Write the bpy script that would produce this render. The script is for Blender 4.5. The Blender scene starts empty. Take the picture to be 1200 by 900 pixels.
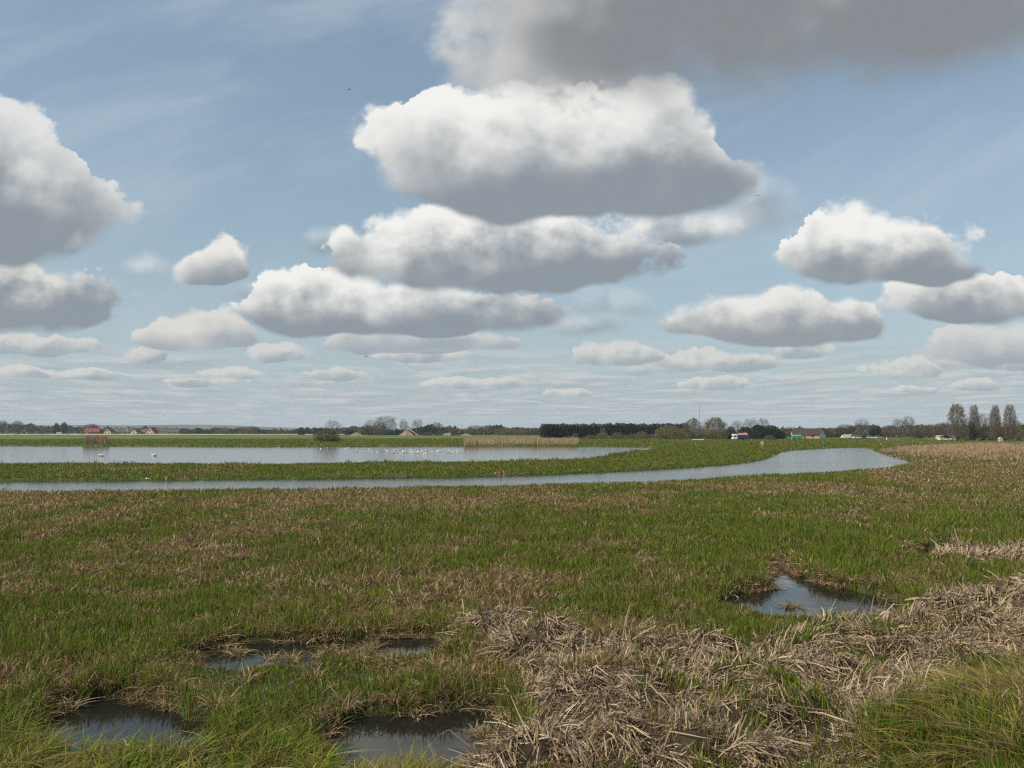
import bpy, math, random
import numpy as np
from mathutils import Vector

S = bpy.context.scene
C = S.collection
R = math.radians

# ---------------------------------------------------------------- camera
F = 942.0                                  # focal length in pixels of a 1200 px wide frame
PITCH = math.atan(56 / F)
CAM_H = 4.0                                # eye height on the flood bank
cam = bpy.data.cameras.new('camera')
cam_ob = bpy.data.objects.new('camera', cam)
C.objects.link(cam_ob)
cam_ob.location = (0, 0, CAM_H)
cam_ob.rotation_euler = (math.pi / 2 + PITCH, 0, 0)
cam.sensor_width = 36
cam.lens = 36 * F / 1200
cam.clip_start = 0.1
cam.clip_end = 60000
S.camera = cam_ob


def ray(x, y):
    v = Vector(((x - 600) / F, 1, -(y - 450) / F))
    c, s = math.cos(PITCH), math.sin(PITCH)
    return Vector((v.x, v.y * c - v.z * s, v.y * s + v.z * c))


def gp(x, y, z=0.0):
    """ground point (world x, y) seen at photo pixel x, y"""
    r = ray(x, y)
    t = (z - CAM_H) / r.z
    return (r.x * t, r.y * t)


def at(x, y, dist):
    """point at forward distance dist seen at photo pixel x, y"""
    r = ray(x, y)
    t = dist / r.y
    return Vector((r.x * t, dist, CAM_H + r.z * t))


# ---------------------------------------------------------------- sun, sky, exposure
SUN_EL, SUN_AZ = R(42), R(-118)            # azimuth from +Y towards +X: over the left shoulder
sun_dir = Vector((math.sin(SUN_AZ) * math.cos(SUN_EL), math.cos(SUN_AZ) * math.cos(SUN_EL), math.sin(SUN_EL)))
sun = bpy.data.lights.new('sun', 'SUN')
sun.energy = 5.0
sun.angle = R(0.53)
sun.color = (1.0, 0.935, 0.83)
sun_ob = bpy.data.objects.new('sun', sun)
C.objects.link(sun_ob)
sun_ob.rotation_euler = sun_dir.to_track_quat('Z', 'Y').to_euler()
S.view_settings.view_transform = 'Standard'
S.view_settings.look = 'None'
S.view_settings.exposure = 0.0
S.view_settings.gamma = 1.0
S.cycles.use_denoising = False
S.cycles.pixel_filter_type = 'BLACKMAN_HARRIS'
S.cycles.filter_width = 1.3
S.cycles.max_bounces = 6
S.cycles.diffuse_bounces = 3
S.cycles.glossy_bounces = 3
S.cycles.transmission_bounces = 3
S.cycles.transparent_max_bounces = 8
S.cycles.sample_clamp_indirect = 4.0

world = bpy.data.worlds.new('World')
S.world = world
world.use_nodes = True


def build_sky():
    """Sky Texture plus a field of fair-weather cumulus, each cloud a dome of noise over a flat base,
    laid out by direction (u = x/y, v = z/y) so that the sky stands at infinity."""
    nt = world.node_tree
    nt.nodes.clear()
    N, link = nt.nodes, nt.links.new

    def setin(sock, v):
        if isinstance(v, bpy.types.NodeSocket):
            link(v, sock)
        else:
            sock.default_value = v

    def m(op, a, b=None, c=None, clamp=False):
        n = N.new('ShaderNodeMath')
        n.operation = op
        n.use_clamp = clamp
        for s, v in zip(n.inputs, (a, b, c)):
            if v is not None:
                setin(s, v)
        return n.outputs[0]

    def vm(op, a, b=None, c=None, out=0):
        n = N.new('ShaderNodeVectorMath')
        n.operation = op
        for s, v in zip(n.inputs, (a, b, c)):
            if v is not None:
                setin(s, v)
        return n.outputs[out]

    def comb(x, y, z=0.0):
        n = N.new('ShaderNodeCombineXYZ')
        for s, v in zip(n.inputs, (x, y, z)):
            setin(s, v)
        return n.outputs[0]

    def smooth(v, lo, hi, a=0.0, b=1.0):
        n = N.new('ShaderNodeMapRange')
        n.interpolation_type = 'SMOOTHSTEP'
        for s, x in zip(n.inputs, (v, lo, hi, a, b)):
            setin(s, x)
        return n.outputs[0]

    def lin(v, lo, hi, a=0.0, b=1.0):
        n = N.new('ShaderNodeMapRange')
        for s, x in zip(n.inputs, (v, lo, hi, a, b)):
            setin(s, x)
        return n.outputs[0]

    def mixc(f, a, b):
        n = N.new('ShaderNodeMix')
        n.data_type = 'RGBA'
        setin(n.inputs[0], f)
        for s, v in zip((n.inputs[6], n.inputs[7]), (a, b)):
            setin(s, v if isinstance(v, bpy.types.NodeSocket) else (*v, 1.0))
        return n.outputs[2]

    def noise(vec, scale, detail, rough=0.5, out=0):
        n = N.new('ShaderNodeTexNoise')
        n.noise_dimensions = '2D'
        link(vec, n.inputs['Vector'])
        n.inputs['Scale'].default_value = scale
        n.inputs['Detail'].default_value = detail
        n.inputs['Roughness'].default_value = rough
        return n.outputs[out]

    def billow(vec, scale, detail=3.0, rough=0.5):
        n = N.new('ShaderNodeTexVoronoi')
        n.voronoi_dimensions = '2D'
        n.feature = 'SMOOTH_F1'
        n.normalize = True
        link(vec, n.inputs['Vector'])
        n.inputs['Scale'].default_value = scale
        n.inputs['Detail'].default_value = detail
        n.inputs['Roughness'].default_value = rough
        n.inputs['Smoothness'].default_value = 0.2
        return m('SUBTRACT', 1.0, n.outputs['Distance'])

    tc = N.new('ShaderNodeTexCoord')
    d = tc.outputs['Generated']
    sep = N.new('ShaderNodeSeparateXYZ')
    link(d, sep.inputs[0])
    dy = m('MAXIMUM', sep.outputs[1], 0.02)
    U = m('DIVIDE', m('MULTIPLY', sep.outputs[0], 100.0), dy)      # hundreds of 1/942 rad
    V = m('DIVIDE', m('MULTIPLY', sep.outputs[2], 100.0), dy)
    P = comb(U, V)                                                  # 1 unit = 9.42 photo pixels

    sky = N.new('ShaderNodeTexSky')
    sky.sky_type = 'NISHITA'
    sky.sun_disc = False
    sky.sun_elevation = SUN_EL
    sky.sun_rotation = SUN_AZ
    sky.altitude = 0
    sky.air_density = 1.0
    sky.dust_density = 1.2
    sky.ozone_density = 1.0
    STR = SKY_STRENGTH
    k = 1.0 / STR                                                   # radiance written below is as seen, then divided by the strength

    def rad(r, g, b):
        return (r * k, g * k, b * k)

    # thin veil of moisture towards the horizon and streaks of cirrus
    el = m('ABSOLUTE', sep.outputs[2])
    veil = m('MULTIPLY', m('POWER', 2.718, m('MULTIPLY', el, -4.5)), 0.96)
    base = mixc(veil, vm('MULTIPLY', sky.outputs[0], (0.93, 1.04, 1.0)), rad(*VEIL))
    cs = noise(vm('MULTIPLY', P, (0.02, 0.03, 0)), 1.0, 2, 0.5, out=1)
    ci = noise(vm('ADD', vm('MULTIPLY', comb(m('MULTIPLY_ADD', V, 0.5, U), m('MULTIPLY_ADD', U, -0.35, V)), (0.022, 0.085, 0)), vm('MULTIPLY', cs, (0.9, 0.9, 0))), 1.0, 6, 0.6)
    base = mixc(smooth(ci, 0.40, 0.88, 0.16, 0.60), base, rad(*CIRRUS))

    def puv(x, y):
        r = ray(x, y)
        return 100 * r.x / r.y, 100 * r.z / r.y

    def group(col, clouds, size, seed):
        """clouds far to near, composited over col; size = typical billow in photo px"""
        s = 9.42 / size
        Q = vm('ADD', P, (seed * 37.3, seed * 11.7, 0))
        wn = noise(Q, s * 0.55, 2, 0.5, out=1)
        warp = vm('MULTIPLY', vm('SUBTRACT', wn, (0.5, 0.5, 0.5)), (1.0 / s, 0.42 / s, 0))
        PW = vm('ADD', P, warp)
        QW = vm('MULTIPLY', Q, (0.8, 1.0, 1.0))
        fb = noise(QW, s * 1.1, 8, 0.55)
        bi = billow(QW, s * 1.35, 3.5, 0.6)
        sh = vm('ADD', QW, (-0.16 / s, 0.22 / s, 0))
        bi2 = billow(sh, s * 1.35, 3.5, 0.6)
        fb2 = noise(sh, s * 1.1, 4, 0.45)
        rel = m('ADD', m('MULTIPLY', m('SUBTRACT', bi, bi2), 0.9), m('MULTIPLY', m('SUBTRACT', fb, fb2), 0.8))
        fb3 = noise(Q, s * 0.75, 2, 0.5)
        ragged = smooth(fb3, 0.36, 0.68, 0.03, 0.34)
        rough = m('ADD', m('MULTIPLY', m('SUBTRACT', fb, 0.5), 1.15), m('MULTIPLY', m('SUBTRACT', bi, 0.60), 1.0))
        for c in clouds:
            lobes = c['lobes']
            yb = c['base']
            yt = min(l[2] for l in lobes)
            xc = sum(l[0] + l[1] for l in lobes) / 2 / len(lobes)
            hw = (max(l[1] for l in lobes) - min(l[0] for l in lobes)) / 2
            ub, vb = puv(xc, yb)
            _, vt = puv(xc, yt)
            ch = vt - vb
            f = None
            for (x0, x1, yy) in lobes:
                u0, v0 = puv(x0, yb)
                u1, _ = puv(x1, yb)
                _, v1 = puv((x0 + x1) / 2, yy)
                w2, hh = (u1 - u0) / 2, v1 - v0
                q = vm('SUBTRACT', PW, ((u0 + u1) / 2, v0 + 0.30 * hh, 0))
                a = vm('MAXIMUM', vm('MULTIPLY', q, (1 / w2, 1 / (0.70 * hh), 0)), vm('MULTIPLY', q, (-1 / w2, -1 / (0.34 * hh), 0)))
                g = m('SUBTRACT', 1.0, vm('LENGTH', a, out=1))
                f = g if f is None else m('SMOOTH_MAX', f, g, 0.12)
            # height above the underside, 0 at the base and 1 at the top
            loc = vm('MULTIPLY', vm('SUBTRACT', P, (ub, vb, 0)), (9.42 / hw, 1 / ch, 0))
            sp = N.new('ShaderNodeSeparateXYZ')
            link(loc, sp.inputs[0])
            h = sp.outputs[1]
            up = smooth(h, 0.05, 0.55, 0.16, 1.0)
            fn = m('MULTIPLY_ADD', m('MULTIPLY', rough, up), c.get('amp', 0.74), m('ADD', f, c.get('fat', 0.03)))
            al = smooth(fn, 0.0, m('MULTIPLY_ADD', up, -0.16, m('ADD', ragged, 0.16 + c.get('soft', 0.0))), 0.0, c.get('op', 1.0))
            # light: bright domes, grey underside, lit from the left
            lt = m('MULTIPLY_ADD', sp.outputs[0], -c.get('side', 0.12), m('MULTIPLY_ADD', m('MULTIPLY', rel, up), c.get('rel', 0.85), h))
            lt = m('MULTIPLY_ADD', m('SUBTRACT', fb3, 0.5), c.get('var', 1.05), lt)
            edge = m('MULTIPLY', smooth(fn, 0.0, 0.45, 0.22, 0.0), up)
            lt = m('ADD', lt, edge)
            lo, hi = c.get('ramp', (-0.02, 1.02))
            lt = smooth(lt, lo, hi)
            cl = mixc(lt, rad(*c.get('dark', DARK)), rad(*c.get('light', LIGHT)))
            col = mixc(al, col, cl)
        return col

    def small(col, k, off, size, op):
        """rows of small flattened cumulus that crowd towards the horizon"""
        Vs = m('MAXIMUM', V, 0.6)
        w = m('LOGARITHM', Vs, 2.718)
        Q = comb(m('DIVIDE', U, m('MULTIPLY_ADD', Vs, 0.42 * size, 1.5 * size)), m('MULTIPLY_ADD', w, 5.0, off))
        Q = vm('ADD', Q, vm('MULTIPLY', vm('SUBTRACT', noise(Q, 1.3, 2, out=1), (0.5, 0.5, 0.5)), (0.5, 0.5, 0)))
        n1 = noise(Q, k, 4, 0.5)
        n2 = noise(vm('ADD', Q, (-0.1, 0.35, 0)), k, 4, 0.5)
        band = m('MULTIPLY', smooth(V, 0.3, 2.0), smooth(V, 8.0, 12.0, 1.0, 0.0))
        al = m('MULTIPLY', smooth(n1, 0.46, 0.58, 0.0, op), band)
        lt = smooth(m('SUBTRACT', n1, n2), -0.14, 0.17)
        return mixc(al, col, mixc(lt, rad(0.35, 0.405, 0.44), rad(0.66, 0.66, 0.645)))

    low = group(group(small(small(base, 0.8, 0.0, 1.2, 0.34), 0.9, 7.3, 2.3, 0.55), CLOUDS_SMALL, 26, 3), CLOUDS_MID, 62, 1)
    high = group(group(base, CLOUDS_MID, 62, 1), CLOUDS_HIGH, 105, 2)

    # plain broken cloud over the parts of the sky that the photograph does not show
    zz = m('MAXIMUM', sep.outputs[2], 0.12)
    G = comb(m('DIVIDE', sep.outputs[0], zz), m('DIVIDE', sep.outputs[1], zz))
    gn = noise(G, 0.9, 4, 0.55)
    rest = mixc(m('MULTIPLY', smooth(gn, 0.50, 0.66, 0.0, 0.85), m('GREATER_THAN', sep.outputs[2], 0.0)), base, rad(0.50, 0.51, 0.52))

    def bgs(c):
        n = N.new('ShaderNodeBackground')
        link(c, n.inputs[0])
        n.inputs[1].default_value = STR
        return n.outputs[0]

    def mixs(f, a, b):
        n = N.new('ShaderNodeMixShader')
        link(f, n.inputs[0])
        link(a, n.inputs[1])
        link(b, n.inputs[2])
        return n.outputs[0]

    front = mixs(m('GREATER_THAN', V, 12.5), bgs(low), bgs(high))
    seen = m('MULTIPLY', m('GREATER_THAN', sep.outputs[1], 0.55), m('GREATER_THAN', sep.outputs[2], -0.02))
    out = N.new('ShaderNodeOutputWorld')
    link(mixs(seen, bgs(rest), front), out.inputs[0])


SKY_STRENGTH = 0.125
VEIL = (0.385, 0.445, 0.475)
DARK = (0.265, 0.305, 0.342)
LIGHT = (0.91, 0.90, 0.865)
CIRRUS = (0.50, 0.60, 0.67)


def cl(base, *lobes, **kw):
    return dict(base=base, lobes=lobes, **kw)


# lobes: left, right and top edge in photo pixels; base: the flat underside
FAR = dict(dark=(0.33, 0.38, 0.42), light=(0.70, 0.69, 0.655), op=0.85, ramp=(-0.1, 0.9))
SHEET = dict(ramp=(0.28, 1.6), soft=0.38, amp=0.75, side=0.25, dark=(0.240, 0.258, 0.280), light=(0.60, 0.61, 0.62), var=2.2)
CLOUDS_HIGH = [
    cl(308, (-190, 118, 124), (-150, 132, 160), (-220, 60, 215), ramp=(0.25, 1.15), side=-0.28, amp=0.85, light=(0.76, 0.765, 0.755)),
    cl(272, (850, 945, 200), soft=0.6, op=0.6), cl(300, (60, 95, 270), soft=0.7, op=0.6),
    cl(165, (515, 760, -60), (560, 700, 40), amp=0.8, soft=0.35, op=0.95, ramp=(-0.5, 1.0), side=0.25, dark=(0.33, 0.345, 0.36), light=(0.72, 0.72, 0.70)),
    cl(254, (440, 740, 98), (520, 830, 118), (600, 890, 160), (700, 846, 102), ramp=(0.04, 1.08)),
    cl(120, (515, 760, -330), amp=0.8, soft=0.40, op=0.95, ramp=(-0.3, 1.0), side=0.5, dark=(0.30, 0.31, 0.325), light=(0.62, 0.625, 0.62)),
    cl(68, (940, 1420, -300), (1100, 1560, -300), **SHEET),
    cl(104, (800, 1220, -260), (900, 1330, -290), **SHEET),
    cl(134, (610, 900, -240), (700, 1030, -250), **SHEET),
]
CLOUDS_MID = [
    cl(300, (340, 420, 262), soft=0.7, op=0.5), cl(374, (640, 800, 330), soft=0.9, op=0.42), cl(356, (250, 330, 330), soft=0.7, op=0.55),
    cl(412, (150, 292, 362), **{**FAR, 'op': 0.95, 'light': (0.74, 0.72, 0.67)}),
    cl(413, (385, 615, 382), (400, 520, 380), amp=0.5, **FAR),
    cl(394, (625, 735, 362), soft=0.8, op=0.55),
    cl(425, (1085, 1250, 376), (1130, 1330, 372), **FAR),
    cl(374, (1010, 1280, 320), light=(0.84, 0.83, 0.79)),
    cl(402, (785, 1045, 345), (830, 1000, 338), (800, 930, 342), amp=0.55, dark=(0.29, 0.325, 0.355), light=(0.83, 0.82, 0.78)),
    cl(390, (320, 670, 333), (268, 470, 314), ramp=(0.04, 1.0)),
    cl(388, (-120, 138, 312), (-60, 90, 308), ramp=(0.38, 1.1), light=(0.74, 0.73, 0.69)),
    cl(331, (206, 288, 300), (228, 286, 274), ramp=(-0.2, 0.85), light=(0.84, 0.82, 0.78)),
    cl(328, (130, 218, 296), soft=0.7, op=0.45),
    cl(334, (905, 1155, 252), (930, 1060, 246), (1020, 1130, 256)),
    cl(288, (725, 885, 243), soft=0.4, op=0.85),
    cl(340, (375, 785, 242), (390, 580, 244), (460, 720, 228), ramp=(0.04, 1.02)),
]
CLOUDS_SMALL = [cl(b, (x0, x1, t), **FAR) for x0, x1, t, b in (
    (640, 705, 456, 466), 
    (1040, 1100, 452, 462), (1110, 1175, 444, 458), (190, 285, 441, 452), (490, 620, 443, 456), (800, 885, 442, 458),
    (1020, 1102, 420, 444), (230, 310, 430, 445), (355, 425, 430, 446), (-20, 62, 428, 443),
    (60, 150, 431, 444), (770, 915, 410, 436), (1095, 1230, 404, 434), (665, 775, 399, 428), (905, 985, 393, 420),
    (288, 362, 402, 425), (145, 195, 403, 426), (-30, 118, 391, 416), (430, 560, 408, 424))]
build_sky()

# ================================================================ helpers
rng = np.random.default_rng(11)


def vnoise(x, y, seed=0):
    """smooth value noise, 0..1"""
    tab = np.random.default_rng(900 + seed).random((256, 256))
    xi, yi = np.floor(x).astype(int), np.floor(y).astype(int)
    fx, fy = x - xi, y - yi
    fx, fy = fx * fx * (3 - 2 * fx), fy * fy * (3 - 2 * fy)
    a, b = tab[xi & 255, yi & 255], tab[(xi + 1) & 255, yi & 255]
    c, d = tab[xi & 255, (yi + 1) & 255], tab[(xi + 1) & 255, (yi + 1) & 255]
    return (a * (1 - fx) + b * fx) * (1 - fy) + (c * (1 - fx) + d * fx) * fy


def fbm(x, y, seed=0, octv=4):
    v, amp, tot = 0, 1.0, 0
    for i in range(octv):
        v = v + amp * vnoise(x * 2 ** i + 17.3 * i, y * 2 ** i - 9.1 * i, seed + i)
        tot += amp
        amp *= 0.55
    return v / tot


def sstep(v, lo, hi):
    t = np.clip((v - lo) / (hi - lo), 0, 1)
    return t * t * (3 - 2 * t)


def world_poly(px, smooth=0):
    p = np.array([gp(x, y) for x, y in px])
    for _ in range(smooth):                                   # round the corners off
        q = np.roll(p, -1, 0)
        p = np.stack([0.75 * p + 0.25 * q, 0.25 * p + 0.75 * q], 1).reshape(-1, 2)
    return p


def inside(poly, x, y):
    r = np.zeros(x.shape, bool)
    n = len(poly)
    for i in range(n):
        (x0, y0), (x1, y1) = poly[i], poly[(i + 1) % n]
        if y0 == y1:
            continue
        r ^= ((y0 > y) != (y1 > y)) & (x < (x1 - x0) * (y - y0) / (y1 - y0) + x0)
    return r


def sdist(poly, x, y):
    """distance to a polygon's edge, negative inside"""
    d = np.full(x.shape, 1e9)
    n = len(poly)
    for i in range(n):
        p, q = poly[i], poly[(i + 1) % n]
        ex, ey = q - p
        t = np.clip(((x - p[0]) * ex + (y - p[1]) * ey) / max(ex * ex + ey * ey, 1e-9), 0, 1)
        d = np.minimum(d, (x - p[0] - t * ex) ** 2 + (y - p[1] - t * ey) ** 2)
    d = np.sqrt(d)
    return np.where(inside(poly, x, y), -d, d)


def project(x, y, z):
    """world point to photo pixel"""
    c, s = math.cos(PITCH), math.sin(PITCH)
    dz = z - CAM_H
    f = y * c + dz * s
    u = -y * s + dz * c
    return 600 + F * x / f, 450 - F * u / f


def tag(o, label=None, cat=None, group=None, kind=None):
    for k, v in (('label', label), ('category', cat), ('group', group), ('kind', kind)):
        if v:
            o[k] = v
    return o


def empty(name, loc, rz=0.0):
    o = bpy.data.objects.new(name, None)
    o.empty_display_size = 0.3
    o.location = loc
    o.rotation_euler = (0, 0, rz)
    C.objects.link(o)
    return o


def copy_tree(o, parent=None):
    c = o.copy()
    C.objects.link(c)
    c.parent = parent
    for ch in list(o.children):
        copy_tree(ch, c)
    return c


class MB:
    """collects faces for ONE mesh"""

    def __init__(self):
        self.v, self.f, self.mi = [], [], []

    def poly(self, pts, mi=0):
        i = len(self.v)
        self.v += [tuple(p) for p in pts]
        self.f.append(tuple(range(i, i + len(pts))))
        self.mi.append(mi)

    def add(self, v, f, mi=0):
        i = len(self.v)
        self.v += [tuple(p) for p in v]
        self.f += [tuple(i + k for k in q) for q in f]
        self.mi += [mi] * len(f)

    def box(self, lo, hi, mi=0, taper=0.0):
        (a, b, c), (d, e, g) = lo, hi
        t = taper
        self.add([(a, b, c), (d, b, c), (d, e, c), (a, e, c), (a + t, b + t, g), (d - t, b + t, g), (d - t, e - t, g), (a + t, e - t, g)],
                 [(3, 2, 1, 0), (4, 5, 6, 7), (0, 1, 5, 4), (1, 2, 6, 5), (2, 3, 7, 6), (3, 0, 4, 7)], mi)

    def tube(self, pts, rads, n=6, mi=0):
        pts = [Vector(p) for p in pts]
        rings = []
        i0 = len(self.v)
        for k, p in enumerate(pts):
            d = (pts[min(k + 1, len(pts) - 1)] - pts[max(k - 1, 0)])
            if d.length < 1e-6:
                d = Vector((0, 0, 1))
            d.normalize()
            u = d.orthogonal().normalized()
            w = d.cross(u)
            for j in range(n):
                a = 2 * math.pi * j / n
                self.v.append(tuple(p + (u * math.cos(a) + w * math.sin(a)) * rads[k]))
        for k in range(len(pts) - 1):
            for j in range(n):
                a, b = i0 + k * n + j, i0 + k * n + (j + 1) % n
                self.f.append((a, b, b + n, a + n))
                self.mi.append(mi)
        self.f.append(tuple(i0 + j for j in reversed(range(n))))
        self.f.append(tuple(i0 + (len(pts) - 1) * n + j for j in range(n)))
        self.mi += [mi, mi]

    def disc(self, c, r, t, n=12, mi=0):
        """a wheel lying in the x-z plane"""
        c = Vector(c)
        self.tube([c - Vector((0, t / 2, 0)), c + Vector((0, t / 2, 0))], [r, r], n, mi)

    def mesh(self, name, *mats, smooth=False):
        me = bpy.data.meshes.new(name)
        me.from_pydata(self.v, [], self.f)
        for mt in mats:
            me.materials.append(mt)
        if len(mats) > 1:
            me.polygons.foreach_set('material_index', self.mi)
        if smooth:
            me.polygons.foreach_set('use_smooth', [True] * len(self.f))
        me.update()
        return me

    def build(self, name, mats, parent=None, smooth=False):
        mats = mats if isinstance(mats, (list, tuple)) else [mats]
        o = bpy.data.objects.new(name, self.mesh(name, *mats, smooth=smooth))
        C.objects.link(o)
        o.parent = parent
        return o


def ribbons(name, P, W, side, col, mat):
    """one mesh of flat ribbons. P n,k,3 points; W n,k half widths; side n,3; col n,3 (per ribbon)"""
    n, k = W.shape
    off = side[:, None, :] * W[:, :, None]
    V = np.stack([P - off, P + off], 2).reshape(-1, 3).astype(np.float32)
    base = (np.arange(n) * 2 * k)[:, None] + (np.arange(k - 1) * 2)[None, :]
    Q = np.stack([base, base + 1, base + 3, base + 2], -1).reshape(-1, 4)
    me = bpy.data.meshes.new(name)
    me.vertices.add(len(V))
    me.vertices.foreach_set('co', V.ravel())
    me.loops.add(Q.size)
    me.loops.foreach_set('vertex_index', Q.ravel().astype(np.int32))
    me.polygons.add(len(Q))
    me.polygons.foreach_set('loop_start', (np.arange(len(Q)) * 4).astype(np.int32))
    me.update()
    ca = me.color_attributes.new('tint', 'FLOAT_COLOR', 'POINT')
    cc = np.ones((n, 2 * k, 4), np.float32)
    cc[:, :, :3] = col[:, None, :]
    ca.data.foreach_set('color', cc.ravel())
    me.materials.append(mat)
    o = bpy.data.objects.new(name, me)
    C.objects.link(o)
    return o


def quads(name, cen, a, b, col, mat, parent=None):
    """one mesh of loose quads: centre n,3 and half axes a, b n,3"""
    V = np.stack([cen - a - b * 0.4, cen + a * 0.2 - b, cen + a + b * 0.3, cen - a * 0.3 + b], 1).reshape(-1, 3)
    n = len(cen)
    me = bpy.data.meshes.new(name)
    me.vertices.add(4 * n)
    me.vertices.foreach_set('co', V.astype(np.float32).ravel())
    me.loops.add(4 * n)
    me.loops.foreach_set('vertex_index', np.arange(4 * n, dtype=np.int32))
    me.polygons.add(n)
    me.polygons.foreach_set('loop_start', (np.arange(n) * 4).astype(np.int32))
    me.update()
    ca = me.color_attributes.new('tint', 'FLOAT_COLOR', 'POINT')
    cc = np.ones((n, 4, 4), np.float32)
    cc[:, :, :3] = col[:, None, :]
    ca.data.foreach_set('color', cc.ravel())
    me.materials.append(mat)
    o = bpy.data.objects.new(name, me)
    C.objects.link(o)
    o.parent = parent
    return o


# ---------------------------------------------------------------- materials
def newmat(name):
    mt = bpy.data.materials.new(name)
    mt.use_nodes = True
    return mt, mt.node_tree, mt.node_tree.nodes['Principled BSDF'], mt.node_tree.nodes['Material Output']


def paint(name, rgb, rough=0.6, var=0.25, scale=3.0, spec=0.3):
    """a plain surface broken up by two sizes of noise"""
    mt, t, p, _ = newmat(name)
    tc = t.nodes.new('ShaderNodeTexCoord')
    n = t.nodes.new('ShaderNodeTexNoise')
    n.inputs['Scale'].default_value = scale
    n.inputs['Detail'].default_value = 6
    t.links.new(tc.outputs['Object'], n.inputs['Vector'])
    r = t.nodes.new('ShaderNodeValToRGB')
    r.color_ramp.elements[0].position = 0.3
    r.color_ramp.elements[1].position = 0.7
    r.color_ramp.elements[0].color = (*[c * (1 - var) for c in rgb], 1)
    r.color_ramp.elements[1].color = (*[min(1, c * (1 + var * 0.6)) for c in rgb], 1)
    t.links.new(n.outputs[0], r.inputs[0])
    t.links.new(r.outputs[0], p.inputs['Base Color'])
    p.inputs['Roughness'].default_value = rough
    p.inputs['Specular IOR Level'].default_value = spec
    return mt


def tint_mat(name, transl=0.3, rough=0.6, spec=0.25):
    """leaves and stems: colour of each one from its tint attribute, some light passing through"""
    mt, t, p, out = newmat(name)
    a = t.nodes.new('ShaderNodeAttribute')
    a.attribute_name = 'tint'
    t.links.new(a.outputs['Color'], p.inputs['Base Color'])
    p.inputs['Roughness'].default_value = rough
    p.inputs['Specular IOR Level'].default_value = spec
    tr = t.nodes.new('ShaderNodeBsdfTranslucent')
    t.links.new(a.outputs['Color'], tr.inputs['Color'])
    mx = t.nodes.new('ShaderNodeMixShader')
    mx.inputs[0].default_value = transl
    t.links.new(p.outputs[0], mx.inputs[1])
    t.links.new(tr.outputs[0], mx.inputs[2])
    t.links.new(mx.outputs[0], out.inputs['Surface'])
    return mt


M_GRASS = tint_mat('grass_blade', 0.35, 0.7, 0.1)
M_REED = tint_mat('dead_reed', 0.12, 0.7, 0.2)
M_TWIG = tint_mat('twig', 0.05, 0.85, 0.1)
M_LEAF = tint_mat('leaf', 0.25, 0.7, 0.2)
M_BARK = paint('bark', (0.11, 0.095, 0.075), 0.9, 0.4, 2.0, 0.1)


def water_mat(name, deep, rough, wave, stretch, strength):
    mt, t, p, _ = newmat(name)
    p.inputs['Base Color'].default_value = (*deep, 1)
    p.inputs['Roughness'].default_value = rough
    p.inputs['IOR'].default_value = 1.333
    g = t.nodes.new('ShaderNodeNewGeometry')
    mp = t.nodes.new('ShaderNodeMapping')
    mp.inputs['Scale'].default_value = stretch
    t.links.new(g.outputs['Position'], mp.inputs['Vector'])
    n1 = t.nodes.new('ShaderNodeTexNoise')
    n1.inputs['Scale'].default_value = wave
    n1.inputs['Detail'].default_value = 4
    t.links.new(mp.outputs[0], n1.inputs['Vector'])
    n2 = t.nodes.new('ShaderNodeTexNoise')       # gusts: calm and rippled patches
    n2.inputs['Scale'].default_value = 0.05
    n2.inputs['Detail'].default_value = 3
    mp2 = t.nodes.new('ShaderNodeMapping')
    mp2.inputs['Scale'].default_value = (0.6, 2.2, 1)
    t.links.new(g.outputs['Position'], mp2.inputs['Vector'])
    t.links.new(mp2.outputs[0], n2.inputs['Vector'])
    mr = t.nodes.new('ShaderNodeMapRange')
    for s, v in zip(list(mr.inputs)[1:5], (0.35, 0.65, 0.5 * strength, 1.3 * strength)):
        s.default_value = v
    t.links.new(n2.outputs[0], mr.inputs[0])
    b = t.nodes.new('ShaderNodeBump')
    b.inputs['Distance'].default_value = 0.1
    t.links.new(mr.outputs[0], b.inputs['Strength'])
    t.links.new(n1.outputs[0], b.inputs['Height'])
    t.links.new(b.outputs[0], p.inputs['Normal'])
    return mt


# ================================================================ the lie of the land
RIVER = world_poly([(-700, 583), (-200, 582), (0, 580), (150, 578), (300, 577), (430, 575), (560, 573.5), (700, 569.5), (800, 566),
                    (850, 562), (930, 559), (1000, 553.5), (1050, 548), (1072, 544), (1068, 541), (1045, 534.5), (1026, 529), (1020, 524.6),
                    (985, 524.6), (950, 526.5), (920, 528), (908, 533), (890, 540), (840, 546), (760, 551), (650, 556), (500, 560), (380, 561.5),
                    (200, 563), (0, 564.5), (-200, 565.5), (-700, 567)], 2)
LAKE = world_poly([(-700, 547), (-200, 546), (0, 546.5), (100, 546), (250, 546.5), (400, 545), (500, 544.5), (620, 542.5), (690, 539), (722, 534),
                   (750, 530), (790, 526), (785, 524.5), (680, 523.4), (560, 523.2), (300, 524), (200, 523.5), (0, 522.4), (-200, 522), (-700, 521.5)], 1)
POOLS = [world_poly(p, 1) for p in (
    [(212, 764), (300, 752), (370, 751), (440, 748), (512, 745), (532, 758), (524, 776), (430, 780), (330, 790), (250, 798), (206, 782)],
    [(34, 842), (72, 828), (110, 821), (150, 817), (172, 820), (222, 840), (262, 858), (252, 886), (196, 902), (110, 896), (44, 882)],
    [(360, 866), (380, 854), (430, 841), (520, 831), (592, 834), (612, 852), (600, 880), (548, 912), (470, 918), (392, 912)],
    [(832, 706), (870, 696), (900, 688), (904, 662), (918, 658), (936, 674), (984, 688), (1050, 702), (1066, 724), (1010, 740), (930, 734), (868, 722)],
    [(1052, 650), (1080, 643), (1116, 644), (1110, 653), (1070, 655)])]
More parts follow.
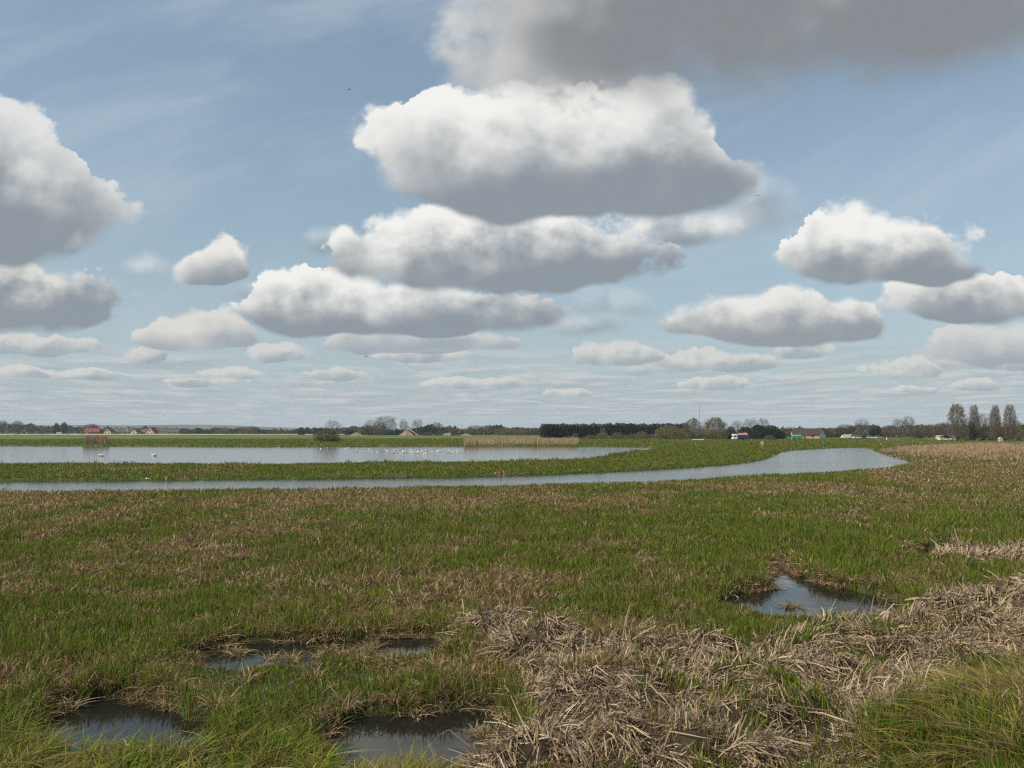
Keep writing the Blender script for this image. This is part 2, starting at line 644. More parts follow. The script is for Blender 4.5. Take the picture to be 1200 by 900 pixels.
REEDS = world_poly([(522, 752), (545, 738), (600, 732), (650, 748), (700, 768), (790, 762), (870, 768), (905, 762), (960, 752), (1040, 744), (1090, 712),
                    (1180, 690), (1290, 700), (1300, 780), (1200, 795), (1130, 812), (1080, 850), (1040, 905), (960, 940), (560, 940), (556, 915), (600, 896),
                    (622, 868), (600, 838), (596, 806), (570, 775)])
REEDS2 = world_poly([(1090, 652), (1120, 648), (1200, 650), (1290, 648), (1300, 668), (1200, 668), (1110, 664)])
PALE = world_poly([(1030, 530), (1050, 526), (1120, 522.5), (1250, 521), (1400, 521), (1400, 545), (1250, 545), (1170, 543), (1110, 540), (1070, 536)])


def pool_d(x, y):
    d = np.full(x.shape, 1e9)
    for p in POOLS:
        d = np.minimum(d, sdist(p, x, y))
    return d


def land(x, y):
    """height of the ground and the distances that shaped it"""
    r = np.hypot(x, y)
    dr, dl, dp, dd = sdist(RIVER, x, y), sdist(LAKE, x, y), pool_d(x, y), sdist(REEDS, x, y)
    ragged = fbm(x / 2.6, y / 2.6, 44, 3) - 0.5
    dr = dr + 1.5 * ragged * sstep(r, 20, 45)
    dl = dl + 2.6 * ragged
    dp = dp + 0.5 * (fbm(x / 0.35, y / 0.35, 40, 3) - 0.5) * sstep(r, 400, 40)
    z = 0.16 + 0.22 * (fbm(x / 7, y / 7, 1) - 0.5) + 0.16 * (fbm(x / 1.1, y / 1.1, 5, 3) - 0.5) * sstep(r, 90, 30)
    z = z + 0.16 * sstep(dr, 0, 14) * sstep(dl, 0, 6) * (y > 50) * sstep(r, 400, 200)
    z = z + 0.9 * sstep(r, 240, 700)
    z = z + sstep(-dd, -0.25, 0.6) * (0.04 + 0.34 * sstep(fbm(x / 0.9, y / 0.7, 20, 3), 0.32, 0.72))
    # the flood bank under the camera, and its toe at the right
    mx, my = gp(1230, 905)
    z = z + 0.55 * np.exp(-(((x - mx) / 1.9) ** 2 + ((y - my) / 1.7) ** 2))
    z = z + 0.26 * np.clip(8.7 - y, 0, 9) * (np.abs(x) < 400)
    z = np.minimum(z, dr * 0.32 + 0.02)
    z = np.minimum(z, dl * 0.22 + 0.02)
    z = np.minimum(z, dp * 1.5 + 0.03)
    return np.maximum(z, -0.7), dr, dl, dp, dd


def deadness(x, y, z):
    """share of last year's brown growth among the green, 0..1"""
    r = np.hypot(x, y)
    px, py = project(x, y, z)
    n = fbm(x / 5.0, y / 9.0, 60, 4)
    n2 = fbm(x / 1.3, y / 1.6, 70, 3)
    n3 = fbm(x / 0.45, y / 0.5, 75, 2)
    d = 0.53 + 0.09 * sstep(px, 760, 560) + 2.0 * (n - 0.5) + 1.9 * (n2 - 0.5) + 1.1 * (n3 - 0.5) * sstep(r, 60, 30)
    d = d - 0.34 * sstep(px, 640, 900) * sstep(py, 590, 620) * sstep(py, 760, 700)      # lusher on the right
    d = d - 0.22 * sstep(py, 690, 720) * sstep(px, 700, 500)                              # and along the front pools
    d = d + 0.30 * sstep(py, 606, 584) * sstep(py, 566, 576) * sstep(px, 700, 200)        # matted river edge
    d = d + 0.50 * sstep(px, 920, 1120) * sstep(py, 622, 596) * sstep(py, 532, 548)       # tan streaks
    d = d - 0.58 * (py < 566) * (px < 1020) * (r < 420)                                    # the island strip
    d = d - 0.30 * sstep(py, 838, 862) * sstep(px, 520, 380)
    d = np.where(sdist(PALE, x, y) < 0, 1.1, d)
    return np.clip(d, 0.03, 1.0)


def ground():
    ra = np.exp(np.arange(math.log(2.5), math.log(420), 0.0088))
    rb = np.exp(np.arange(math.log(425), math.log(14000), 0.05))
    rr = np.concatenate([ra, rb])
    az = np.radians(np.concatenate([np.arange(-180, -41, 3.0), np.arange(-40, 40.01, 0.125), np.arange(41, 180, 3.0)]))
    A, Rr = np.meshgrid(az, rr)
    X, Y = Rr * np.sin(A), Rr * np.cos(A)
    Z, dr, dl, dp, dd = land(X.ravel(), Y.ravel())
    x, y = X.ravel(), Y.ravel()
    nr, na = A.shape
    i = np.arange(nr - 1)[:, None] * na
    j = np.arange(na)[None, :]
    k = (j + 1) % na
    Q = np.stack([i + j, i + k, i + na + k, i + na + j], -1).reshape(-1, 4)[:, ::-1]
    me = bpy.data.meshes.new('ground')
    me.vertices.add(len(x) + 1)
    co = np.zeros((len(x) + 1, 3), np.float32)
    co[:-1] = np.stack([x, y, Z], 1)
    co[-1] = (0, 0, float(Z[:na].mean()))
    me.vertices.foreach_set('co', co.ravel())
    T = np.stack([np.full(na, len(x)), (np.arange(na) + 1) % na, np.arange(na)], 1)
    loops = np.concatenate([Q.ravel(), T.ravel()]).astype(np.int32)
    me.loops.add(len(loops))
    me.loops.foreach_set('vertex_index', loops)
    me.polygons.add(len(Q) + len(T))
    me.polygons.foreach_set('loop_start', np.concatenate([np.arange(len(Q)) * 4, len(Q) * 4 + np.arange(len(T)) * 3]).astype(np.int32))
    me.polygons.foreach_set('use_smooth', np.ones(len(Q) + len(T), bool))
    me.update()
    dn = deadness(x, y, Z)
    r = np.hypot(x, y)
    g = np.array([0.050, 0.078, 0.018])
    b = np.array([0.150, 0.112, 0.060])
    c = g + (b - g) * (sstep(dn, 0.25, 0.95))[:, None]
    pale = np.array([0.33, 0.26, 0.16])
    c = np.where((sdist(PALE, x, y) < 0)[:, None], pale, c)
    # beyond the lake: pasture with paler cropped streaks
    st = sstep(fbm(x / 60, y / 14, 80, 3), 0.40, 0.68)
    fld = np.array([0.060, 0.115, 0.015]) + (np.array([0.17, 0.17, 0.055]) - np.array([0.060, 0.115, 0.015])) * st[:, None] * 0.7
    w = sstep(r, 200, 260)[:, None]
    c = np.where((sdist(PALE, x, y) < 0)[:, None], c, c + (fld - c) * w)
    mud = np.array([0.034, 0.034, 0.016])
    wet = sstep(np.minimum(np.minimum(dp, dr), dl), 0.15, -0.05)[:, None]
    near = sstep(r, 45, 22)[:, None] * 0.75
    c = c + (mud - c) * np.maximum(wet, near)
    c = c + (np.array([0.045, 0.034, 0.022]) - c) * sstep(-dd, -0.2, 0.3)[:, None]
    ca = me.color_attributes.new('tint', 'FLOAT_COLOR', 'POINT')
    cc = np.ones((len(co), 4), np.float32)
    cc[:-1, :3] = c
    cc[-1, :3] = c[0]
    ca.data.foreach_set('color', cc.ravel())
    mt, t, p, _ = newmat('ground')
    a = t.nodes.new('ShaderNodeAttribute')
    a.attribute_name = 'tint'
    geo = t.nodes.new('ShaderNodeNewGeometry')
    n = t.nodes.new('ShaderNodeTexNoise')
    n.inputs['Scale'].default_value = 1.6
    n.inputs['Detail'].default_value = 8
    n.inputs['Roughness'].default_value = 0.65
    t.links.new(geo.outputs['Position'], n.inputs['Vector'])
    mr = t.nodes.new('ShaderNodeMapRange')
    for s, v in zip(list(mr.inputs)[1:5], (0.3, 0.7, 0.55, 1.45)):
        s.default_value = v
    t.links.new(n.outputs[0], mr.inputs[0])
    mx = t.nodes.new('ShaderNodeVectorMath')
    mx.operation = 'SCALE'
    t.links.new(a.outputs['Color'], mx.inputs[0])
    t.links.new(mr.outputs[0], mx.inputs['Scale'])
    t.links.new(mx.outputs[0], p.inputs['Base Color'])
    bp = t.nodes.new('ShaderNodeBump')
    bp.inputs['Strength'].default_value = 0.6
    bp.inputs['Distance'].default_value = 0.08
    t.links.new(n.outputs[0], bp.inputs['Height'])
    t.links.new(bp.outputs[0], p.inputs['Normal'])
    p.inputs['Roughness'].default_value = 0.95
    p.inputs['Specular IOR Level'].default_value = 0.1
    me.materials.append(mt)
    o = bpy.data.objects.new('ground', me)
    C.objects.link(o)
    tag(o, 'marshy grazing ground of grass, dead stems and mud', 'ground', kind='structure')


def water(name, poly, mat, label, grow=1.0):
    """a sheet at water level reaching a little under its banks"""
    c = poly.mean(0)
    m = MB()
    n = len(poly)
    out = []
    area = sum(poly[i][0] * poly[(i + 1) % n][1] - poly[(i + 1) % n][0] * poly[i][1] for i in range(n))
    sgn = 1 if area > 0 else -1
    for i in range(n):
        a, b = poly[i - 1], poly[(i + 1) % n]
        t = (b - a) / max(1e-6, np.linalg.norm(b - a))
        out.append(poly[i] + sgn * np.array([t[1], -t[0]]) * grow)
    pts = [(p[0], p[1], 0.0) for p in (out if sgn > 0 else out[::-1])]
    m.poly(pts)
    o = m.build(name, mat)
    tag(o, label, 'water', kind='structure')


ground()
M_LAKE = water_mat('lake_water', (0.050, 0.058, 0.056), 0.10, 1.0, (0.7, 1.3, 1), 0.10)
M_RIVER = water_mat('river_water', (0.046, 0.056, 0.060), 0.10, 1.6, (0.7, 1.2, 1), 0.30)
M_POOL = water_mat('pool_water', (0.014, 0.014, 0.011), 0.015, 2.5, (1, 1, 1), 0.035)
water('river', RIVER, M_RIVER, 'rippled grey-blue river curving across the marsh', 0.6)
water('lake', LAKE, M_LAKE, 'wide pale lake beyond the grassy strip', 1.5)
for p_, l_ in zip(POOLS, ('narrow reedy pool left of the broken reeds', 'dark still pool in the grass at lower left', 'dark pool in front at lower centre',
                          'pool with emergent stems at right of centre', 'small dark puddle beside the far right reeds')):
    water('pool', p_, M_POOL, l_, 0.30)

# distant low hills on the left and centre of the skyline
hm = MB()
hx = np.linspace(-5200, 5200, 90)
hy = np.linspace(3000, 6400, 16)
for a in range(len(hy) - 1):
    for b in range(len(hx) - 1):
        q = []
        for (xx, yy) in ((hx[b], hy[a]), (hx[b + 1], hy[a]), (hx[b + 1], hy[a + 1]), (hx[b], hy[a + 1])):
            bell = math.exp(-((yy - 4800) / 800) ** 2)
            top = 28 + 14 * math.exp(-((xx + 2600) / 1300) ** 2) - 16 * (0.5 + 0.5 * math.tanh((xx - 200) / 900)) + 7 * math.sin(xx / 430) + 3 * math.sin(xx / 150 + 1)
            q.append((xx, yy, -1 + top * bell))
        hm.poly(q)
ho = hm.build('hills', paint('hill_fields', (0.065, 0.085, 0.045), 0.9, 0.5, 0.004, 0.1), smooth=True)
tag(ho, 'low green hills along the far horizon', 'hills', kind='structure')


# pale sandy bank below the village
sm_ = MB()
xs = np.linspace(-760, 60, 140)
for a in range(len(xs) - 1):
    ring = []
    for xx in (xs[a], xs[a + 1]):
        h1 = (0.75 + 0.5 * vnoise(np.array([xx / 21.0]), np.array([0.5]), 3)[0]) * min(1, max(0.02, (60 - xx) / 120))
        y0 = 790 + 12 * math.sin(xx / 170)
        ring.append([(xx, y0, 0.6), (xx, y0 + 2.5, 0.9 + h1), (xx, y0 + 7, 0.9 + h1), (xx, y0 + 12, 0.6)])
    for k in range(3):
        sm_.poly([ring[0][k], ring[1][k], ring[1][k + 1], ring[0][k + 1]])
tag(sm_.build('sand_bank', paint('dry_sand', (0.34, 0.30, 0.21), 0.95, 0.35, 0.2, 0.1), smooth=True), 'pale sandy bank running below the village', 'bank', kind='structure')


# ================================================================ grass, reeds
GREEN = np.array([[0.100, 0.160, 0.014], [0.135, 0.200, 0.020], [0.125, 0.148, 0.019], [0.170, 0.210, 0.032], [0.068, 0.108, 0.012]])
DEAD = np.array([[0.34, 0.240, 0.125], [0.23, 0.145, 0.068], [0.47, 0.370, 0.225], [0.17, 0.105, 0.052], [0.28, 0.165, 0.082], [0.15, 0.115, 0.045]])
OLIVE = np.array([[0.190, 0.155, 0.038], [0.155, 0.132, 0.033], [0.205, 0.140, 0.045]])
TAN = np.array([[0.40, 0.30, 0.185], [0.33, 0.24, 0.145], [0.47, 0.37, 0.245], [0.22, 0.155, 0.095], [0.36, 0.27, 0.18], [0.13, 0.09, 0.055], [0.26, 0.19, 0.12]])


def pick(pal, n, g):
    c = pal[g.integers(0, len(pal), n)]
    return c * g.uniform(0.75, 1.25, (n, 1))


def arc(x, y, z, h, az, lean, k):
    """points along n curved blades"""
    t = np.linspace(0, 1, k)[None, :]
    out = h[:, None] * lean[:, None] * t ** 1.7
    up = h[:, None] * t * (1 - 0.42 * np.minimum(lean, 1.4)[:, None] * t)
    return np.stack([x[:, None] + np.cos(az)[:, None] * out, y[:, None] + np.sin(az)[:, None] * out, z[:, None] + up], -1)


def grass_field():
    g = np.random.default_rng(5)
    N = 1500000
    r = np.exp(g.uniform(math.log(8.0), math.log(420), N))
    a = g.uniform(R(-41), R(41), N)
    x, y = r * np.sin(a), r * np.cos(a)
    # tussocks: blades thin out between uneven clumps
    clump = 0.6 * fbm(x / 0.45, y / 0.45, 31, 3) + 0.4 * fbm(x / 1.7, y / 2.4, 35, 3)
    ok = g.random(N) < 0.25 + 0.75 * sstep(clump, 0.38, 0.55)
    x, y, r = x[ok], y[ok], r[ok]
    N = len(x)
    z, dr, dl, dp, dd = land(x, y)
    dn = deadness(x, y, z)
    px, py = project(x, y, z)
    keep = (z > 0.005) & (dd > -0.15 * g.random(N) - 0.02) & (sdist(REEDS2, x, y) > -0.1)
    keep &= ~((py > 800) & (sdist(REEDS, x, y) > 0) & (g.random(N) < 0.45))
    keep |= (z > -0.14) & (dp > -0.45) & (dp < 0.1) & (g.random(N) < 0.08 + 0.5 * sstep(fbm(x / 0.7, y / 0.5, 58, 2), 0.58, 0.70))                # emergent stems
    keep |= (dd < 0) & (z > 0.02) & (g.random(N) < 0.06 + 0.6 * sstep(fbm(x / 0.9, y / 0.9, 59, 2), 0.56, 0.70))
    ix = np.where(keep)[0]
    x, y, z, r, dr, dl, dp, dd, dn, px, py = (v[ix] for v in (x, y, z, r, dr, dl, dp, dd, dn, px, py))
    n = len(ix)
    dn = dn - 0.45 * sstep(dp, 1.1, 0.2)
    isdead = g.random(n) < np.clip(dn, 0.04, 0.97) * 0.92
    olive = (~isdead) & (g.random(n) < 0.30)
    col = np.where(isdead[:, None], pick(DEAD, n, g), np.where(olive[:, None], pick(OLIVE, n, g), pick(GREEN, n, g)))
    pal = sdist(PALE, x, y) < 0
    col = np.where(pal[:, None], pick(TAN, n, g) * np.array([1.0, 0.98, 0.9]), col)
    vig = fbm(x / 2.2, y / 2.2, 90, 3)
    h = (0.07 + 0.20 * vig + 0.12 * fbm(x / 0.5, y / 0.5, 95, 2)) * g.uniform(0.55, 1.3, n)
    edge = np.minimum(np.abs(dp), np.minimum(np.abs(dr), np.abs(dl)))
    h = np.where(~isdead, h * 1.1, h * 1.0)
    ahead = np.minimum(pool_d(x * (1 + 0.75 / r), y * (1 + 0.75 / r)), pool_d(x * (1 + 1.5 / r), y * (1 + 1.5 / r)))
    h = h * np.where((ahead < 0.05) & (dp > 0), 0.38, 1.0)                                  # short growth on the near rims
    h = np.where(pal, g.uniform(0.2, 0.55, n), h)
    h = np.where(r > 120, h * 1.5, h)
    sedge = (dl < 3.0) & (y < 200) & (fbm(x / 2.3, y / 2.3, 97, 2) > 0.56)
    h = np.where(sedge, h * 1.9, h)
    col = np.where((sedge & (g.random(n) < 0.6))[:, None], pick(DEAD[3:], n, g) * 0.9, col)
    front = (py > 838) & (px < 560) & (dp > 0.05)
    thin = g.random(n) < 0.5
    h = np.where(front, h * g.uniform(1.0, 1.7, n), h)
    w = (0.0026 + 0.00033 * r) * g.uniform(0.6, 1.4, n)
    w = np.where(isdead, w * 1.25, w)
    az = g.uniform(0, 2 * math.pi, n)
    lean = np.where(isdead, g.uniform(0.2, 1.5, n), np.abs(g.normal(0.32, 0.25, n)))
    lean = np.where(front, lean + g.uniform(0.1, 0.9, n), lean)
    sa = g.uniform(0, 2 * math.pi, n)
    side = np.stack([np.cos(sa), np.sin(sa) * 0.5, np.zeros(n)], 1)
    side /= np.linalg.norm(side, axis=1)[:, None]
    prof4 = np.array([0.8, 1.0, 0.75, 0.12])
    prof3 = np.array([0.9, 0.9, 0.15])
    for sel, k, pf, nm, lb in ((r < 22, 4, prof4, 'marsh_grass', 'green and brown marsh grass around the near pools'),
                               (r >= 22, 3, prof3, 'meadow_grass', 'mixed green and brown grass stretching to the river and beyond')):
        P = arc(x[sel], y[sel], z[sel] - 0.01, h[sel], az[sel], lean[sel], k)
        o = ribbons(nm, P, w[sel][:, None] * pf[None, :], side[sel], col[sel], M_GRASS)
        tag(o, lb, 'grass', kind='stuff')


def broken_stems(name, label, poly, N, width, length, seed, hmax, upright=0.08, flop=None, pal=TAN, thin=0.0):
    """a bed of snapped, flattened reed stems"""
    g = np.random.default_rng(seed)
    lo, hi = poly.min(0), poly.max(0)
    x, y = g.uniform(lo[0], hi[0], N * 4), g.uniform(lo[1], hi[1], N * 4)
    rr = np.hypot(x, y)
    ok = sdist(poly, x, y) < 0.15 * (fbm(x / 0.5, y / 0.5, 8, 2) - 0.3)
    ok &= (y > 7.6) & (np.abs(np.arctan2(x, y)) < R(42))
    ok &= g.random(N * 4) < np.clip((11.0 / rr) ** 0.7, 0.1, 1)
    clump = fbm(x / 0.55, y / 0.42, seed + 3, 3)
    ok &= g.random(N * 4) < sstep(clump, 0.34, 0.50) * (1 - thin) * (0.35 + 0.65 * sstep(fbm(x / 1.3, y / 1.0, seed + 21, 2), 0.28, 0.44)) + 0.20
    ix = np.where(ok)[0][:N]
    x, y, rr, clump = x[ix], y[ix], rr[ix], clump[ix]
    n = len(ix)
    z, *_ = land(x, y)
    z = np.maximum(z, 0.0) + hmax * g.random(n) ** 1.3 * sstep(clump, 0.35, 0.65)
    # neighbours fall roughly the same way
    az = 2 * math.pi * 1.6 * fbm(x / 1.0, y / 1.0, seed + 9, 2) + g.normal(0, 0.55, n)
    up = g.random(n) < upright
    pitch = np.where(up, g.uniform(0.5, 1.35, n), g.normal(-0.06, 0.22, n))
    L = length * np.exp(g.normal(0, 0.45, n)) * np.where(up, 0.75, 1.0)
    d = np.stack([np.cos(az) * np.cos(pitch), np.sin(az) * np.cos(pitch), np.sin(pitch)], 1)
    kink = g.random(n) < 0.38
    az2 = az + np.where(kink, g.normal(0, 0.9, n), g.normal(0, 0.12, n))
    p2 = pitch - np.where(kink, g.uniform(0.3, 1.9, n), g.uniform(0.0, 0.35, n))
    d2 = np.stack([np.cos(az2) * np.cos(p2), np.sin(az2) * np.cos(p2), np.sin(p2)], 1)
    o = np.stack([x, y, z], 1)
    s = g.uniform(0.35, 0.7, n)[:, None]
    p1 = o + d * L[:, None] * s
    pe = p1 + d2 * L[:, None] * (1 - s)
    P = np.stack([o, p1, pe], 1)
    P[:, :, 2] = np.maximum(P[:, :, 2], 0.012)
    rnd = g.normal(0, 1, (n, 3))
    side = np.cross(d, rnd)
    side /= np.linalg.norm(side, axis=1)[:, None] + 1e-9
    w = (width * g.uniform(0.5, 1.35, n) * np.clip(rr / 12, 1, 2.5))
    W = w[:, None] * np.array([1.0, 0.95, 0.55])[None, :]
    ob = ribbons(name, P, W, side, pick(pal, n, g), M_REED)
    tag(ob, label, 'reeds', kind='stuff')


def edge_stems():
    """matted dead growth hanging along the rims of the pools"""
    g = np.random.default_rng(77)
    X, Y = [], []
    for poly in POOLS:
        n = len(poly)
        per = sum(np.linalg.norm(poly[(i + 1) % n] - poly[i]) for i in range(n))
        for i in range(n):
            a, b = poly[i], poly[(i + 1) % n]
            m_ = int(650 * np.linalg.norm(b - a))
            t = g.random(m_)
            nx = g.normal(0.0, 0.26, m_)
            e = (b - a) / np.linalg.norm(b - a)
            back = 1.0 if (a[1] + b[1]) / 2 > poly[:, 1].mean() else 0.12            # the far rims are the shaggy ones
            kp = g.random(m_) < back * sstep(fbm((a[0] + (b[0] - a[0]) * t) / 0.6, (a[1] + (b[1] - a[1]) * t) / 0.6, 66, 2), 0.42, 0.62)
            X.append((a[0] + (b[0] - a[0]) * t - e[1] * nx)[kp])
            Y.append((a[1] + (b[1] - a[1]) * t + e[0] * nx)[kp])
    x, y = np.concatenate(X), np.concatenate(Y)
    z, dr, dl, dp, dd = land(x, y)
    ok = (dp > -0.22)
    x, y, z = x[ok], y[ok], z[ok]
    n = len(x)
    h = g.uniform(0.08, 0.26, n)
    P = arc(x, y, np.maximum(z, 0), h, g.uniform(0, 2 * math.pi, n), g.uniform(0.3, 2.2, n), 4)
    P[:, :, 2] = np.maximum(P[:, :, 2], 0.01)
    sa = g.uniform(0, 2 * math.pi, n)
    side = np.stack([np.cos(sa), np.sin(sa), 0.3 * g.normal(0, 1, n)], 1)
    W = (0.0045 * g.uniform(0.6, 1.4, n) * np.clip(np.hypot(x, y) / 12, 1, 2.2))[:, None] * np.array([1, 1, 0.8, 0.3])[None, :]
    o = ribbons('matted_grass', P, W, side, pick(DEAD, n, g), M_REED)
    tag(o, 'shaggy dead brown growth along the rims of the pools', 'grass', kind='stuff')


def tussocks():
    """rounded mops of drooping dead leaves, thickest along the far rims of the pools"""
    g = np.random.default_rng(123)
    cx, cy, cs = [], [], []
    for poly in POOLS:
        n = len(poly)
        my = poly[:, 1].mean()
        for i in range(n):
            a, b = poly[i], poly[(i + 1) % n]
            L = np.linalg.norm(b - a)
            back = (a[1] + b[1]) / 2 > my
            for _ in range(int(L * (4.5 if back else 0.8) + g.random())):
                t = g.random()
                e = (b - a) / L
                q = a + (b - a) * t + np.array([0, 1]) * g.uniform(0.0, 0.4) * (1 if back else -0.5)
                cx.append(q[0]); cy.append(q[1]); cs.append(g.uniform(0.6, 1.15))
    # odd ones standing in the pools
    for p in ((925, 712), (905, 690), (395, 762), (412, 766), (430, 762), (385, 770), (330, 772), (262, 768), (215, 775), (205, 770), (445, 788), (300, 862), (570, 862)):
        x, y = gp(*p)
        for _ in range(3):
            cx.append(x + g.normal(0, 0.15)); cy.append(y + g.normal(0, 0.12)); cs.append(0.8)
    N = 9000
    r = np.exp(g.uniform(math.log(10), math.log(95), N))
    a = g.uniform(R(-41), R(41), N)
    x, y = r * np.sin(a), r * np.cos(a)
    z, dr, dl, dp, dd = land(x, y)
    dn = deadness(x, y, z)
    ok = (g.random(N) < 0.05 + 0.95 * sstep(dn, 0.55, 0.95)) & (dr > 0.2) & (dl > 0.2) & (dp > 0.2) & (dd > 0.2) & (fbm(x / 2, y / 2, 55, 2) > 0.46)
    cx = np.concatenate([cx, x[ok]]); cy = np.concatenate([cy, y[ok]]); cs = np.concatenate([cs, g.uniform(0.55, 1.2, ok.sum())])
    keep = sdist(REEDS, cx, cy) > 0.0
    cx, cy, cs = cx[keep], cy[keep], cs[keep]
    rr = np.hypot(cx, cy)
    cnt = np.clip((900 / rr).astype(int), 14, 75)
    idx = np.repeat(np.arange(len(cx)), cnt)
    n = len(idx)
    az = g.uniform(0, 2 * math.pi, n)
    rad = 0.09 * np.sqrt(g.random(n)) * cs[idx]
    x, y = cx[idx] + np.cos(az) * rad, cy[idx] + np.sin(az) * rad
    z, *_ = land(cx, cy)
    z = np.maximum(z, -0.02)[idx] - 0.02
    az = az + g.normal(0, 0.6, n)
    h = 0.30 * cs[idx] * g.uniform(0.5, 1.15, n)
    lean = np.abs(g.normal(0.85, 0.5, n))
    t = np.linspace(0, 1, 5)[None, :]
    out = h[:, None] * lean[:, None] * t ** 1.25
    droop = g.uniform(0.3, 1.15, n)[:, None]
    up = h[:, None] * (t * (1.25 - 0.1 * lean[:, None]) - droop * t ** 2.6)
    P = np.stack([x[:, None] + np.cos(az)[:, None] * out, y[:, None] + np.sin(az)[:, None] * out, np.maximum(z[:, None] + up, 0.01)], -1)
    tone = g.uniform(0.65, 1.25, len(cx))[idx]
    col = np.where((g.random(n) < 0.72)[:, None], pick(np.vstack([DEAD[:5], TAN[:2]]), n, g), pick(np.vstack([OLIVE, GREEN[:2]]), n, g)) * tone[:, None]
    sa = az + math.pi / 2 + g.normal(0, 0.4, n)
    side = np.stack([np.cos(sa), np.sin(sa), 0.3 * g.normal(0, 1, n)], 1)
    W = (0.0042 * g.uniform(0.6, 1.5, n) * np.clip(rr[idx] / 13, 0.9, 6))[:, None] * np.array([0.8, 1, 0.95, 0.7, 0.2])[None, :]
    o = ribbons('dead_tussocks', P, W, side, col, M_GRASS)
    tag(o, 'tan and brown drooping tussocks scattered over the marsh and round the pools', 'grass', kind='stuff')


def long_grass(name, label, polys, N, hl, seed, green, comb_az, spread=0.8):
    """long arching blades on the toe of the bank"""
    g = np.random.default_rng(seed)
    lo = np.min([p.min(0) for p in polys], 0)
    hi = np.max([p.max(0) for p in polys], 0)
    x, y = g.uniform(lo[0], hi[0], N * 4), g.uniform(lo[1], hi[1], N * 4)
    s = np.min([sdist(p, x, y) for p in polys], 0)
    ok = s < -0.25 * g.random(N * 4) + 0.1
    ok &= g.random(N * 4) < 0.08 + sstep(fbm(x / 0.22, y / 0.22, seed + 7, 2), 0.40, 0.62)      # separate tufts with dark gaps
    x, y = x[ok][:N], y[ok][:N]
    z, dr, dl, dp, dd = land(x, y)
    k_ = dp > 0.0
    x, y, z = x[k_], y[k_], z[k_]
    n = len(x)
    isg = g.random(n) < green * (0.5 + fbm(x / 0.5, y / 0.5, seed, 2))
    col = np.where(isg[:, None], pick(np.vstack([GREEN[:4], OLIVE]), n, g) * g.uniform(0.8, 1.7, (n, 1)),
                   pick(np.vstack([OLIVE * 1.6, DEAD[:5]]), n, g) * g.uniform(0.7, 1.3, (n, 1)))
    h = g.uniform(hl[0], hl[1], n)
    az = comb_az + 2.4 * (fbm(x / 0.6, y / 0.6, seed + 2, 2) - 0.5) * 2 + g.normal(0, spread, n)
    P = arc(x, y, z, h, az, g.uniform(0.4, 1.9, n), 5)
    P[:, :, 2] = np.maximum(P[:, :, 2], 0.02)
    sa = az + math.pi / 2 + g.normal(0, 0.5, n)
    side = np.stack([np.cos(sa), np.sin(sa), 0.35 * g.normal(0, 1, n)], 1)
    W = (0.0046 * np.exp(g.normal(0, 0.4, n)))[:, None] * np.array([0.8, 1, 0.9, 0.6, 0.12])[None, :]
    o = ribbons(name, P, W, side, col, M_GRASS)
    tag(o, label, 'grass', kind='stuff')


grass_field()
broken_stems('broken_reeds', 'snapped and flattened pale dead reeds filling the lower right', REEDS, 105000, 0.0072, 0.245, 3, 0.12, 0.16)
broken_stems('reed_patch', 'pale dead reeds around the small puddle at right', REEDS2, 7000, 0.007, 0.26, 13, 0.15, 0.5)
edge_stems()
tussocks()
long_grass('bank_grass', 'long combed olive grass on the bank toe at lower right',
           [world_poly([(1052, 905), (1095, 850), (1140, 812), (1210, 792), (1330, 780), (1400, 960), (1040, 960)])], 9000, (0.2, 0.5), 21, 0.45, 2.6, 0.5)
long_grass('fringe_grass', 'long arching green grass at the bottom left',
           [world_poly([(-80, 905), (-80, 884), (50, 892), (150, 908), (250, 896), (310, 886), (345, 905), (420, 930), (520, 930), (520, 990), (-120, 990)])],
           6500, (0.18, 0.5), 22, 0.75, 0.4, 1.0)


def reed_line(name, label, poly, N, hr, seed, pal, wid):
    g = np.random.default_rng(seed)
    lo, hi = poly.min(0), poly.max(0)
    x, y = g.uniform(lo[0], hi[0], N * 4), g.uniform(lo[1], hi[1], N * 4)
    ok = (sdist(poly, x, y) < 0) & (g.random(N * 4) < 0.25 + 1.2 * sstep(fbm(x / 5, y / 5, seed, 3), 0.35, 0.6))
    x, y = x[ok][:N], y[ok][:N]
    n = len(x)
    z, *_ = land(x, y)
    h = g.uniform(hr[0], hr[1], n) * (0.6 + 0.8 * fbm(x / 6, y / 6, seed + 4, 2))
    P = arc(x, y, np.maximum(z, -0.1), h, g.uniform(0, 6.28, n), np.abs(g.normal(0.1, 0.12, n)), 3)
    sa = g.uniform(0, 6.28, n)
    side = np.stack([np.cos(sa), 0.3 * np.sin(sa), np.zeros(n)], 1)
    o = ribbons(name, P, (wid * g.uniform(0.6, 1.4, n))[:, None] * np.array([1, 0.9, 0.4])[None, :], side, pick(pal, n, g), M_REED)
    tag(o, label, 'reeds', kind='stuff')


